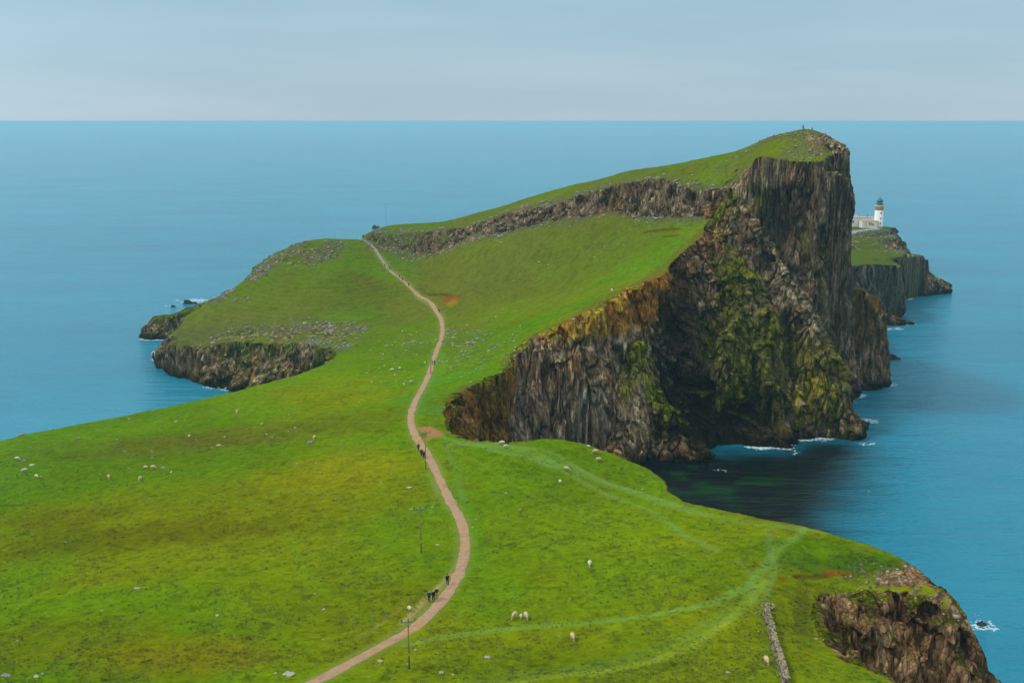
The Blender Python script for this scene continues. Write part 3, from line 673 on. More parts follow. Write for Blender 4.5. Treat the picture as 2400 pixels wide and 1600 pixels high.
# peninsula: dark basalt columns
pn = ((ids == 2) & (ym > 400)).astype(np.float32)
rmix((66, 74, 74), 0.75 * pn); rmix((118, 120, 114), 0.35 * pn * sstep(0.1, .5, v2))
rmix((150, 146, 134), 0.5 * (ids == 1) * (ym > 370) * sstep(0.05, 0.4, v3)); rmix((84, 78, 74), 0.35 * (ids == 1) * (ym > 370))
for px, py, r in ((400, 738, 9), (440, 728, 8), (470, 718, 7)): rspl(Pz(px, py, 9), r, (78, 110, 40), .8, .6)
# wet black rock at the waterline
rmix((24, 24, 20), 0.9 * (1 - sstep(0.6, 4.0, zm + 1.5 * v1)))
rmix((34, 34, 22), 0.75 * (1 - sstep(6, 20, zm + 8 * v4)) * sstep(38, 46, xm) * sstep(92, 80, xm) * (ym < 330) * (ym > 295))  # wet zone carried higher in the cove, its shade painted in too
# turf on ledges and on the green buttresses
gz = 1 / np.sqrt(1 + gxx[fm] ** 2 + gyy[fm] ** 2)
led = sstep(0.72, 0.86, gz + 0.10 * v4 + 0.05 * v2) * sstep(4, 9, zm) * (csamp(np.maximum(LANDS[0][1], LANDS[1][1]), xm, ym) < 0.5)
gb = ((ids == 5).astype(np.float32)) * sstep(-0.22, 0.08, v4 + 0.55 * v1 + 0.35 * v2 + 0.6 * (gz - 0.45)) * sstep(5, 14, zm)
G1 = (70, 82, 12)
rmix(G1, 0.85 * np.clip(led, 0, 1) * sstep(-0.3, 0.1, v2 + 0.3)); rmix((84, 90, 20), 0.85 * gb); rmix((96, 94, 26), 0.3 * gb * sstep(0.1, .5, v3))
for px, py, d, r, sz, w in ((1503, 840, 304, 3.2, 2.2, .95), (1530, 910, 302, 4.2, 1.2, .95), (1560, 955, 301, 3.5, .8, .95), (1590, 985, 300, 2.5, .8, .8), (1720, 640, 340, 8, 1.0, .7), (1740, 850, 327, 12, 1.2, .8), (1690, 800, 331, 9, 1.2, .8), (1800, 780, 326, 8, 1.2, .6), (1710, 720, 332, 8, 1.0, .7), (1325, 980, 298, 1.6, 6, .9), (1770, 690, 338, 5, 1, .7), (1980, 400, 353, 4, .8, .9),
                     (1785, 470, 356, 3.0, 2.2, .85), (1715, 470, 360, 2.6, 1.6, .95), (1850, 800, 328, 6, 1.5, .5), (1900, 680, 338, 4, 1, .6), (1890, 580, 347, 3, 3, .5), (1930, 620, 346, 3, 4, .4)):
    rspl(Pd(px, py, d), r, (74, 86, 12), w, sz, 0.6)
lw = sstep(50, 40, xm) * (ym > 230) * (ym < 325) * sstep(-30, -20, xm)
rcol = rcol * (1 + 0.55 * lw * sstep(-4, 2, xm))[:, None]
rcol = rcol ** 1.2 * np.array([1.16, 1.0, .74], np.float32) * 1.95
rcol *= (1.35 * (1 + 0.22 * v3 + 0.20 * v2 + 0.14 * wc_ + 0.14 * uc_))[:, None]
rcol *= (1 - 0.5 * (1 - crack) - 0.25 * (1 - crack2))[:, None]
# cracks
ck = 1 - sstep(0.0, 0.09, np.abs(fbm3(xm / 2.2, ym / 2.2, zm / 13, 2, 431)))
rcol *= (1 - 0.55 * ck)[:, None]
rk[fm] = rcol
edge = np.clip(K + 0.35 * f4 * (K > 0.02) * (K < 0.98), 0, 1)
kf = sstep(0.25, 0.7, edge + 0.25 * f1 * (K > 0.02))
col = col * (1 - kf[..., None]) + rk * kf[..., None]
sc_ = s2l(150, 144, 128)[None, None] * (0.85 + 0.35 * (wid[..., None]))
mixc(sc_, stn * 0.9)
col = np.clip(col, 0.002, 0.8)

def gridmesh(name, X, Y, Z, keep=None):
    ny, nx = X.shape
    co = np.stack([X, Y, Z], -1).reshape(-1, 3).astype(np.float32)
    idx = np.arange(nx * ny, dtype=np.int32).reshape(ny, nx)
    q = np.stack([idx[:-1, :-1], idx[:-1, 1:], idx[1:, 1:], idx[1:, :-1]], -1).reshape(-1, 4)
    if keep is not None:
        kf = (keep[:-1, :-1] | keep[:-1, 1:] | keep[1:, 1:] | keep[1:, :-1]).reshape(-1)
        q = q[kf]
    used = np.zeros(len(co), bool); used[q.ravel()] = True
    remap = np.cumsum(used).astype(np.int32) - 1
    co = co[used]; q = remap[q]
    me = bpy.data.meshes.new(name)
    me.vertices.add(len(co)); me.vertices.foreach_set('co', co.ravel())
    me.loops.add(q.size); me.loops.foreach_set('vertex_index', q.ravel())
    me.polygons.add(len(q)); me.polygons.foreach_set('loop_start', np.arange(0, q.size, 4, dtype=np.int32))
    me.polygons.foreach_set('use_smooth', np.ones(len(q), bool))
    me.update()
    o = bpy.data.objects.new(name, me); C.objects.link(o)
    return o, used
def attr(o, name, v, used):
    if v.ndim == 3:
        a = o.data.attributes.new(name, 'FLOAT_COLOR', 'POINT')
        v = v.reshape(-1, 3)[used]
        a.data.foreach_set('color', np.c_[v, np.ones(len(v), np.float32)].astype(np.float32).ravel())
    else:
        a = o.data.attributes.new(name, 'FLOAT', 'POINT')
        a.data.foreach_set('value', v.reshape(-1)[used].astype(np.float32))
def structure(o, label=None):
    o['kind'] = 'structure'
    return o

def node_mat(name):
    m = bpy.data.materials.new(name); m.use_nodes = True
    nt = m.node_tree
    return m, nt, nt.nodes['Principled BSDF']
def mat_terrain():
    m, nt, b = node_mat('grass_and_rock')
    N, L = nt.nodes.new, nt.links.new
    at = N('ShaderNodeAttribute'); at.attribute_name = 'ground'
    ar = N('ShaderNodeAttribute'); ar.attribute_name = 'rock'
    g = N('ShaderNodeNewGeometry')
    n1 = N('ShaderNodeTexNoise'); n1.inputs['Scale'].default_value = 2.2; n1.inputs['Detail'].default_value = 6; n1.inputs['Roughness'].default_value = 0.65
    L(g.outputs['Position'], n1.inputs['Vector'])
    mpg = N('ShaderNodeMapping'); mpg.inputs['Scale'].default_value = (1, 1, 0.30)
    L(g.outputs['Position'], mpg.inputs['Vector'])
    n2 = N('ShaderNodeTexNoise'); n2.inputs['Scale'].default_value = 1.3; n2.inputs['Detail'].default_value = 8; n2.inputs['Roughness'].default_value = 0.7
    L(mpg.outputs['Vector'], n2.inputs['Vector'])
    mr1 = N('ShaderNodeMapRange'); mr1.inputs['From Min'].default_value = .3; mr1.inputs['From Max'].default_value = .7; mr1.inputs['To Min'].default_value = .78; mr1.inputs['To Max'].default_value = 1.22
    L(n1.outputs['Fac'], mr1.inputs['Value'])
    mr2 = N('ShaderNodeMapRange'); mr2.inputs['From Min'].default_value = .3; mr2.inputs['From Max'].default_value = .7; mr2.inputs['To Min'].default_value = .65; mr2.inputs['To Max'].default_value = 1.35
    L(n2.outputs['Fac'], mr2.inputs['Value'])
    vo = N('ShaderNodeTexVoronoi'); vo.inputs['Scale'].default_value = 1.5; vo.inputs['Randomness'].default_value = .9
    mpv = N('ShaderNodeMapping'); mpv.inputs['Scale'].default_value = (1, 1, 0.3)
    dsv = N('ShaderNodeVectorMath'); dsv.operation = 'MULTIPLY_ADD'; dsv.inputs[1].default_value = (.9, .9, .9)
    L(n2.outputs['Color'], dsv.inputs[0]); L(g.outputs['Position'], dsv.inputs[2]); L(dsv.outputs['Vector'], mpv.inputs['Vector']); L(mpv.outputs['Vector'], vo.inputs['Vector'])
    ve = N('ShaderNodeTexVoronoi'); ve.feature = 'DISTANCE_TO_EDGE'; ve.inputs['Scale'].default_value = 1.5; ve.inputs['Randomness'].default_value = .9; L(mpv.outputs['Vector'], ve.inputs['Vector'])
    sx_ = N('ShaderNodeSeparateColor'); L(vo.outputs['Color'], sx_.inputs[0])
    cv1 = N('ShaderNodeMapRange'); cv1.inputs['To Min'].default_value = .58; cv1.inputs['To Max'].default_value = 1.45; L(sx_.outputs[0], cv1.inputs['Value'])
    cv2 = N('ShaderNodeMapRange'); cv2.inputs['From Max'].default_value = .10; cv2.inputs['To Min'].default_value = .5; cv2.inputs['To Max'].default_value = 1; L(ve.outputs['Distance'], cv2.inputs['Value'])
    c12 = N('ShaderNodeMath'); c12.operation = 'MULTIPLY'; L(cv1.outputs['Result'], c12.inputs[0]); L(cv2.outputs['Result'], c12.inputs[1])
    c13 = N('ShaderNodeMath'); c13.operation = 'MULTIPLY'; L(c12.outputs[0], c13.inputs[0]); L(mr2.outputs['Result'], c13.inputs[1])
    mxv = N('ShaderNodeMix'); mxv.data_type = 'FLOAT'
    L(ar.outputs['Fac'], mxv.inputs[0]); L(mr1.outputs['Result'], mxv.inputs[2]); L(c13.outputs[0], mxv.inputs[3])
    sc = N('ShaderNodeVectorMath'); sc.operation = 'SCALE'
    L(at.outputs['Color'], sc.inputs[0]); L(mxv.outputs[0], sc.inputs['Scale'])
    L(sc.outputs['Vector'], b.inputs['Base Color'])
    b.inputs['Roughness'].default_value = 1.0
    b.inputs['Specular IOR Level'].default_value = 0.0
    bh = N('ShaderNodeMix'); bh.data_type = 'FLOAT'
    L(ar.outputs['Fac'], bh.inputs[0]); L(n1.outputs['Fac'], bh.inputs[2])
    bsum = N('ShaderNodeMath'); bsum.operation = 'MULTIPLY_ADD'; bsum.inputs[1].default_value = .45; L(c12.outputs[0], bsum.inputs[0]); L(n2.outputs['Fac'], bsum.inputs[2]); L(bsum.outputs[0], bh.inputs[3])
    bp = N('ShaderNodeBump'); bp.inputs['Strength'].default_value = 0.8
    bd = N('ShaderNodeMapRange'); bd.inputs['To Min'].default_value = 0.22; bd.inputs['To Max'].default_value = 1.1
    L(ar.outputs['Fac'], bd.inputs['Value']); L(bd.outputs['Result'], bp.inputs['Distance'])
    L(bh.outputs[0], bp.inputs['Height']); L(bp.outputs['Normal'], b.inputs['Normal'])
    return m
terrain, used = gridmesh('terrain', XD, YD, ZD, Z > -3.5)
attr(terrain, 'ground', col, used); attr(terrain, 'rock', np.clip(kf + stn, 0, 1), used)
terrain.data.materials.append(mat_terrain())
structure(terrain)

# ------------------------------------------------------------------ sea
def sea():
    sx = np.concatenate([[-70000, -30000, -12000, -5000, -2500, -1200, -700, -450], np.arange(-320, 361, 1.6 / max(TQ, .5)), [450, 700, 1200, 2500, 5000, 12000, 30000, 70000]])
    sy = np.concatenate([[-70000, -20000, -3000, -500, -50], np.arange(20, 781, 1.6 / max(TQ, .5)), [900, 1200, 1800, 2800, 4500, 7500, 12000, 20000, 35000, 70000]])
    SX, SY = np.meshgrid(sx, sy); SX = SX.astype(np.float32); SY = SY.astype(np.float32)
    hz_, _, _ = (samp(Z, SX.ravel(), SY.ravel()).reshape(SX.shape), 0, 0)
    # distance to the shore from a coarse land map
    lx, ly = CGX, CGY
    lm = samp(Z, lx.ravel(), ly.ravel()).reshape(lx.shape) > 0
    d = np.where(lm, 0.0, 99.0).astype(np.float32)
    for _ in range(26):
        e = d.copy()
        for ax, sh, c in ((0, 1, 1), (0, -1, 1), (1, 1, 1), (1, -1, 1)):
            e = np.minimum(e, np.roll(d, sh, ax) + c)
        for a_, b_ in ((1, 1), (1, -1), (-1, 1), (-1, -1)):
            e = np.minimum(e, np.roll(np.roll(d, a_, 0), b_, 1) + 1.414)
        d = e
    far = (SX < CX0) | (SX > CX1) | (SY < CY0) | (SY > CY1)
    sd_ = np.where(far, 99, csamp(d, SX, SY))
    foam = (1 - sstep(0.4, 3.2, sd_ + 1.6 * fbm2(SX / 5, SY / 5, 3, 501))) * sstep(0.0, 0.35, fbm2(SX / 16, SY / 16, 2, 503) + 0.08)
    for px, py, r, k in ((2300, 1462, 3.6, .72), (1690, 1102, 1.6, .6), (2040, 1150, 3.0, .35), (460, 704, 8, .75), (1930, 1030, 2.4, .65), (2035, 1040, 2.4, .65), (1865, 1062, 2, .65), (2030, 905, 5, .7), (2075, 770, 7, .7), (350, 790, 4, .5), (870, 536, 10, .6), (400, 716, 5, .5), (2020, 985, 4, .8)):
        p = Pz(px, py, 0)
        dd = np.hypot((SX - p[0]) / (r * 1.5), (SY - p[1]) / r)
        foam = np.maximum(foam, k * (1 - sstep(0.5, 1.1, dd + 0.9 * fbm2(SX / 2.4, SY / 2.0, 3, 507))))
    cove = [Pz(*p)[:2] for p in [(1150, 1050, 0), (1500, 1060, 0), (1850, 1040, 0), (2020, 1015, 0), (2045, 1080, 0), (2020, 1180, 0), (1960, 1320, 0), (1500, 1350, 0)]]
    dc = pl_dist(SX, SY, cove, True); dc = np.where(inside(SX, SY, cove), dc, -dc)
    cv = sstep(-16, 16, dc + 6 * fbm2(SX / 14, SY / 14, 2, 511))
    kc = Pz(1640, 1160, 0)
    kelp = sstep(0.0, 0.35, fbm2(SX / 6, SY / 4.5, 4, 513) - 0.02) * (1 - sstep(0.5, 1.2, np.hypot((SX - kc[0]) / 32, (SY - kc[1]) / 34)))
    o, u = gridmesh('sea', SX, SY, np.zeros_like(SX))
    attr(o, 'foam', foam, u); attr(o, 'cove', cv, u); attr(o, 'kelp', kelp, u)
    m, nt, b = node_mat('sea_water')
    N, L = nt.nodes.new, nt.links.new
    def A(n):
        a = N('ShaderNodeAttribute'); a.attribute_name = n; return a.outputs['Fac']
    g = N('ShaderNodeNewGeometry')
    def nz(scale, sx_, sy_, det, rot=0.0):
        mp = N('ShaderNodeMapping'); mp.inputs['Scale'].default_value = (sx_, sy_, 1); mp.inputs['Rotation'].default_value = (0, 0, rot)
        L(g.outputs['Position'], mp.inputs['Vector'])
        n = N('ShaderNodeTexNoise'); n.inputs['Scale'].default_value = scale; n.inputs['Detail'].default_value = det; n.inputs['Roughness'].default_value = 0.6
        L(mp.outputs['Vector'], n.inputs['Vector']); return n.outputs['Fac']
    def mixc_(f, a, c):
        x = N('ShaderNodeMix'); x.data_type = 'RGBA'
        if isinstance(f, (int, float)): x.inputs['Factor'].default_value = f
        else: L(f, x.inputs['Factor'])
        for s_, v in (('A', a), ('B', c)):
            if isinstance(v, tuple): x.inputs[s_].default_value = (*v, 1)
            else: L(v, x.inputs[s_])
        return x.outputs['Result']
    def rng(v, a, b_, c=0.0, d_=1.0):
        r = N('ShaderNodeMapRange'); r.inputs['From Min'].default_value = a; r.inputs['From Max'].default_value = b_; r.inputs['To Min'].default_value = c; r.inputs['To Max'].default_value = d_
        L(v, r.inputs['Value']); return r.outputs['Result']
    big = nz(0.009, 0.6, 1.3, 5, 0.2)
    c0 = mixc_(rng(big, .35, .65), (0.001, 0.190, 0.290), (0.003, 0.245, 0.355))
    c1 = mixc_(A('cove'), c0, (0.0004, 0.004, 0.0045))  # dark weedy cove water, with the cliffs' dark reflection painted in
    c2 = mixc_(rng(A('kelp'), 0, 1, 0, .9), c1, (0.001, 0.034, 0.004))
    fn = nz(1.1, 1, 1, 6)
    ml = N('ShaderNodeMath'); ml.operation = 'ADD'; L(A('foam'), ml.inputs[0]); L(rng(fn, .3, .7, -.85, .30), ml.inputs[1])
    ff = rng(ml.outputs[0], .35, .6, 0, .9)
    c3 = mixc_(ff, c2, (0.62, 0.72, 0.76))
    L(c3, b.inputs['Base Color'])
    rr = N('ShaderNodeMath'); rr.operation = 'MULTIPLY_ADD'; rr.inputs[1].default_value = -.10; L(A('cove'), rr.inputs[0]); L(rng(ff, 0, 1, .16, .9), rr.inputs[2]); L(rr.outputs[0], b.inputs['Roughness'])
    calm = rng(A('cove'), 0, 1, 1, .5)
    b.inputs['IOR'].default_value = 1.36
    w1_ = nz(0.16, 0.35, 1.3, 3, 0.12); w2_ = nz(0.9, 0.5, 1.3, 4, -0.15); w3_ = nz(0.035, 0.3, 1.4, 3, 0.1)
    def bump(h, dist, st, prev=None):
        bp = N('ShaderNodeBump'); bp.inputs['Strength'].default_value = st; bp.inputs['Distance'].default_value = dist
        L(h, bp.inputs['Height'])
        L(calm, bp.inputs['Strength'])
        if prev is not None: L(prev, bp.inputs['Normal'])
        return bp.outputs['Normal']
    nn = bump(w3_, 3.0, 1.0); nn = bump(w1_, 1.6, 1.0, nn); nn = bump(w2_, 0.8, 1.0, nn)
    L(nn, b.inputs['Normal'])
    o.data.materials.append(m)
    return structure(o)
sea()
# sea bed and cliffs' foot: one dark sheet under the water
# ------------------------------------------------------------------ path
def L2(c, k=0.8): return tuple(float(v) * k for v in s2l(*c))
def mat(name, c, rough=0.9, var=0.15, scale=3.0, bump=0.0, spec=0.3, metal=0.0):
    m, nt, b = node_mat(name)
    N, L = nt.nodes.new, nt.links.new
    tc = N('ShaderNodeTexCoord'); n = N('ShaderNodeTexNoise'); n.inputs['Scale'].default_value = scale; n.inputs['Detail'].default_value = 6
    L(tc.outputs['Object'], n.inputs['Vector'])
    r = N('ShaderNodeValToRGB')
    r.color_ramp.elements[0].position = .3; r.color_ramp.elements[1].position = .7
    r.color_ramp.elements[0].color = (*[max(0, v * (1 - var)) for v in c], 1); r.color_ramp.elements[1].color = (*[min(1, v * (1 + var)) for v in c], 1)
    L(n.outputs['Fac'], r.inputs['Fac']); L(r.outputs['Color'], b.inputs['Base Color'])
    b.inputs['Roughness'].default_value = rough; b.inputs['Specular IOR Level'].default_value = spec; b.inputs['Metallic'].default_value = metal
    if bump:
        bp = N('ShaderNodeBump'); bp.inputs['Distance'].default_value = bump; L(n.outputs['Fac'], bp.inputs['Height']); L(bp.outputs['Normal'], b.inputs['Normal'])
    return m
def hzd(x, y): return float(samp(ZD, x, y)[0])
def spline(P, step):
    P = np.array(P, float); out = []
    Q = np.vstack([2 * P[0] - P[1], P, 2 * P[-1] - P[-2]])
    for i in range(1, len(Q) - 2):
        n = max(2, int(np.linalg.norm(Q[i + 1] - Q[i]) / step))
        for t in np.linspace(0, 1, n, endpoint=False):
            a, b, c, d = Q[i - 1], Q[i], Q[i + 1], Q[i + 2]
            out.append(0.5 * ((2 * b) + (c - a) * t + (2 * a - 5 * b + 4 * c - d) * t * t + (3 * b - a - 3 * c + d) * t ** 3))
    out.append(P[-1])
    return np.array(out)
def ribbon(name, line, wf, colf, lift=0.07, n=7):
    S = spline(line, 0.6)[:, :2]
    T = np.gradient(S, axis=0); T /= np.linalg.norm(T, axis=1)[:, None]
    Nn = np.c_[T[:, 1], -T[:, 0]]
    w = wf(S)
    us = np.linspace(-1, 1, n)
    wob = 0.34 * fbm2(S[:, 0] / 2.2, S[:, 1] / 2.2, 4, 601)
    RX = S[:, 0][:, None] + Nn[:, 0][:, None] * us * (w + wob)[:, None]; RY = S[:, 1][:, None] + Nn[:, 1][:, None] * us * (w + wob)[:, None]
    h = samp(ZD, RX.ravel(), RY.ravel()).reshape(RX.shape)
    RZ = h + lift * np.clip(2.2 * (1 - np.abs(us)), -0.2, 1)[None] - 0.06 * (np.abs(us) > .99)[None]
    o, u = gridmesh(name, RX, RY, RZ)
    attr(o, 'tone', colf(RX, RY, us), u)
    m, nt, b = node_mat(name + '_surface')
    at = nt.nodes.new('ShaderNodeAttribute'); at.attribute_name = 'tone'
    n_ = nt.nodes.new('ShaderNodeTexNoise'); n_.inputs['Scale'].default_value = 1.5; n_.inputs['Detail'].default_value = 7
    g = nt.nodes.new('ShaderNodeNewGeometry'); nt.links.new(g.outputs['Position'], n_.inputs['Vector'])
    mr = nt.nodes.new('ShaderNodeMapRange'); mr.inputs['From Min'].default_value = .3; mr.inputs['From Max'].default_value = .7; mr.inputs['To Min'].default_value = .82; mr.inputs['To Max'].default_value = 1.12
    nt.links.new(n_.outputs['Fac'], mr.inputs['Value'])
    sc = nt.nodes.new('ShaderNodeVectorMath'); sc.operation = 'SCALE'
    nt.links.new(at.outputs['Color'], sc.inputs[0]); nt.links.new(mr.outputs['Result'], sc.inputs['Scale']); nt.links.new(sc.outputs['Vector'], b.inputs['Base Color'])
    b.inputs['Roughness'].default_value = .9
    o.data.materials.append(m)
    return structure(o)
def pathcol(RX, RY, us):
    a = np.broadcast_to(s2l(180, 144, 108) * .8, RX.shape + (3,)).copy()
    f = fbm2(RX / 5, RY / 5, 3, 611)
    w = sstep(0.0, .4, f)[..., None] * .8; a = a * (1 - w) + s2l(184, 142, 92) * .8 * w
    w = sstep(0.1, .5, fbm2(RX / 1.1, RY / 1.1, 2, 613))[..., None] * .4; a = a * (1 - w) + s2l(140, 112, 80) * .8 * w
    w = (sstep(468, 490, RY) * .8)[..., None]; a = a * (1 - w) + s2l(140, 142, 132) * .8 * w
    w = sstep(0.75, 1.0, np.abs(us))[None, :, None] * .45; a = a * (1 - w) + s2l(150, 132, 70) * .8 * w
    return a
ribbon('path', [p[:2] for p in PATH], lambda S: np.interp(S[:, 1], [110, 240, 300, 460, 530], [1.08, 1.0, .95, .78, .7]), pathcol)
lhp = [Pd(1975, 545, 655)[:2], Pd(2000, 539, 664)[:2], Pd(2030, 534, 671)[:2], Pd(2058, 531, 676)[:2]]
def greycol(RX, RY, us): return np.broadcast_to(s2l(158, 164, 168) * .8, RX.shape + (3,)).copy()
ribbon('road', lhp, lambda S: S[:, 0] * 0 + 3.2, greycol, lift=0.25)

# ------------------------------------------------------------------ helpers for things
rnd = random.Random(7)
def put(name, me, parent=None, m=None):
    o = bpy.data.objects.new(name, me); C.objects.link(o)
    if parent is not None: o.parent = parent
    if m is not None and not me.materials: me.materials.append(m)
    return o
def tag(o, label, cat, group=None):
    o['label'] = label; o['category'] = cat
    if group: o['group'] = group
    return o
def bm_mesh(name, b, m=None, smooth=False):
    me = bpy.data.meshes.new(name); b.to_mesh(me); b.free()
    if smooth: me.polygons.foreach_set('use_smooth', np.ones(len(me.polygons), bool))
    if m: me.materials.append(m)
    return me
def cyl(b, p, q, r0, r1, n=12, caps=True):
    p, q = Vector(p), Vector(q); ax = (q - p).normalized()
    up = Vector((0, 0, 1)) if abs(ax.z) < 0.9 else Vector((1, 0, 0))
    e1 = ax.cross(up).normalized(); e2 = ax.cross(e1)
    A = [b.verts.new(p + (e1 * math.cos(t) + e2 * math.sin(t)) * r0) for t in [2 * math.pi * i / n for i in range(n)]]
    B = [b.verts.new(q + (e1 * math.cos(t) + e2 * math.sin(t)) * r1) for t in [2 * math.pi * i / n for i in range(n)]]
    for i in range(n): b.faces.new((A[i], A[(i + 1) % n], B[(i + 1) % n], B[i]))
    if caps: b.faces.new(A[::-1]); b.faces.new(B)
def box(b, c, s, rot=0.0, bev=0.0):
    M = Matrix.Translation(c) @ Matrix.Rotation(rot, 4, 'Z') @ Matrix.Diagonal((s[0], s[1], s[2], 1))
    r = bmesh.ops.create_cube(b, size=1, matrix=M)
    if bev: bmesh.ops.bevel(b, geom=list({e for v in r['verts'] for e in v.link_edges}), offset=bev, segments=2, affect='EDGES')
def ell(b, c, s, sub=3, rot=None):
    M = Matrix.Translation(c) @ (rot or Matrix.Identity(4)) @ Matrix.Diagonal((s[0], s[1], s[2], 1))
    return bmesh.ops.create_icosphere(b, subdivisions=sub, radius=1, matrix=M)['verts']
def lathe(b, prof, n=32, c=(0, 0, 0)):
    rings = []
    for r, z in prof:
        rings.append([b.verts.new((c[0] + r * math.cos(2 * math.pi * i / n), c[1] + r * math.sin(2 * math.pi * i / n), c[2] + z)) for i in range(n)])
    for A, B in zip(rings[:-1], rings[1:]):
        for i in range(n): b.faces.new((A[i], A[(i + 1) % n], B[(i + 1) % n], B[i]))
    b.faces.new(rings[0][::-1]); b.faces.new(rings[-1])
def pxscale(x, y, z):
    """picture units per metre at a place"""
    return F / (y * cT + (HCAM - z) * sT)
def toppx(x, y, z):
    dep = y * cT + (HCAM - z) * sT
    return PW / 2 + F * x / dep, PH / 2 - F * (-y * sT * -1 * 1.0 + (z - HCAM) * cT) / dep if False else PH / 2 - F * (y * sT + (z - HCAM) * cT) / dep
def height_for(base, ytop):
    lo, hi = 0.1, 30
    for _ in range(40):
        m_ = (lo + hi) / 2
        if toppx(base[0], base[1], base[2] + m_)[1] > ytop: lo = m_
        else: hi = m_
    return (lo + hi) / 2

# ------------------------------------------------------------------ skinned figures: joints joined by edges, radius per joint
def skinned(joints, edges, root=0, sub=1):
    me = bpy.data.meshes.new('skin')
    me.from_pydata([j[0] for j in joints], edges, [])
    o = bpy.data.objects.new('skin', me); C.objects.link(o)
    sk = o.modifiers.new('s', 'SKIN'); sk.use_smooth_shade = True
    for i, j in enumerate(joints):
        v = me.skin_vertices[0].data[i]; r = j[1]
        v.radius = (r, r) if isinstance(r, (int, float)) else r
        v.use_root = (i == root)
    if sub:
        s = o.modifiers.new('d', 'SUBSURF'); s.levels = sub; s.render_levels = sub
    dg = bpy.context.evaluated_depsgraph_get()
    out = bpy.data.meshes.new_from_object(o.evaluated_get(dg))
    bpy.data.objects.remove(o); bpy.data.meshes.remove(me)
    return out
def join_meshes(name, parts, mats):
    """parts: list of (mesh, material index)"""
    b = bmesh.new()
    for me, mi in parts:
        n0 = len(b.faces); b.from_mesh(me); b.faces.ensure_lookup_table()
        for f in b.faces[n0:]: f.material_index = mi; f.smooth = True
    out = bpy.data.meshes.new(name); b.to_mesh(out); b.free()
    for m_ in mats: out.materials.append(m_)
    return out

# ------------------------------------------------------------------ sheep
M_FLEECE = mat('fleece_cream', L2((232, 200, 156), .72), 1.0, .12, 9, .04, .05)
M_FLEECE2 = mat('fleece_white', L2((236, 222, 190), .74), 1.0, .12, 9, .04, .05)
M_FACE = mat('sheep_face', L2((205, 176, 140), .8), .9, .1)
M_HOOF = mat('hoof', (.03, .025, .02))
def sheep_meshes(pose):
    # x forward, z up; body 1.15 m long
    J = [((0, 0, .62), .20), ((.32, 0, .63), .19), ((-.36, 0, .62), .18)]
    if pose == 'graze': J += [((.56, 0, .55), .11), ((.70, 0, .33), .085), ((.80, 0, .17), .07), ((.86, 0, .06), .045)]
    elif pose == 'lie': J = [((0, 0, .27), .20), ((.32, 0, .29), .19), ((-.36, 0, .26), .18), ((.55, 0, .46), .11), ((.62, 0, .62), .085), ((.74, 0, .62), .07), ((.84, 0, .58), .045)]
    else: J += [((.55, 0, .78), .11), ((.62, 0, .96), .085), ((.74, 0, .97), .07), ((.86, 0, .90), .045)]
    E = [(0, 1), (0, 2), (1, 3), (3, 4), (4, 5), (5, 6)]
    def leg(root, pts):
        prev = root
        for p, r in pts:
            J.append((p, r)); E.append((prev, len(J) - 1)); prev = len(J) - 1
    for s in (-1, 1):
        if pose == 'lie':
            leg(1, [((.42, s * .15, .14), .06), ((.58, s * .14, .05), .035), ((.44, s * .15, .035), .03)])
            leg(2, [((-.30, s * .19, .12), .09), ((-.12, s * .22, .05), .035), ((-.26, s * .22, .03), .03)])
        else:
            k = .05 * s
            leg(1, [((.34 + k, s * .12, .42), .065), ((.35 + k * 1.5, s * .12, .22), .036), ((.34 + k * 2, s * .12, .10), .028), ((.36 + k * 2, s * .12, .02), .032)])
            leg(2, [((-.32 - k, s * .13, .44), .09), ((-.28 - k, s * .13, .31), .045), ((-.40 - k * 1.4, s * .13, .20), .030), ((-.38 - k * 1.6, s * .13, .09), .026), ((-.36 - k * 1.6, s * .13, .02), .032)])
    J.append(((-.55, 0, J[2][0][2] + .0), .04)); E.append((2, len(J) - 1)); J.append(((-.60, 0, J[2][0][2] - .18), .035)); E.append((len(J) - 2, len(J) - 1))
    body = skinned(J, E, 0, 1)
    hd = J[5][0] if pose != 'x' else None
    b = bmesh.new()
    hp = Vector(J[4][0])
    for s in (-1, 1):
        ell(b, hp + Vector((.01, s * .12, .01)), (.03, .075, .022), 2, Matrix.Rotation(s * .3, 4, 'X'))
        ell(b, Vector(J[5][0]) + Vector((0.0, s * .062, .02)), (.014, .010, .014), 1)
    ears = bm_mesh('e', b)
    bodyme = join_meshes('sheep', [(body, 0), (ears, 0)], [M_FACE])
    b = bmesh.new()
    cz = J[0][0][2]
    vs = ell(b, (0, 0, cz + .02), (.58, .29, .31), 4)
    for v in vs:
        p = v.co; u = p.x / .58
        k = 1 + .05 * math.sin(p.x * 31 + p.y * 17) * math.sin(p.z * 27) + .03 * math.sin(p.x * 61 - p.z * 43 + p.y * 53)
        p.y *= k * (1.0 - .12 * u); p.z = cz + (p.z - cz) * k * (1 + .06 * math.cos(u * 2)); p.x *= 1 + .02 * k
        if pose == 'lie' and p.z < .06: p.z = .06 + (p.z - .06) * .2
    nk = Vector(J[3][0])
    for v in ell(b, nk - Vector((.04, 0, 0)), (.18, .15, .17), 3): v.co += v.co.normalized() * .005
    fl = bm_mesh('fleece', b, None, True)
    return bodyme, fl
SH = {p: sheep_meshes(p) for p in ('graze', 'stand', 'lie')}
FL = {}
for p in SH:
    a = SH[p][1]; a.materials.append(M_FLEECE); w = a.copy(); w.materials[0] = M_FLEECE2
    FL[p] = (a, w)
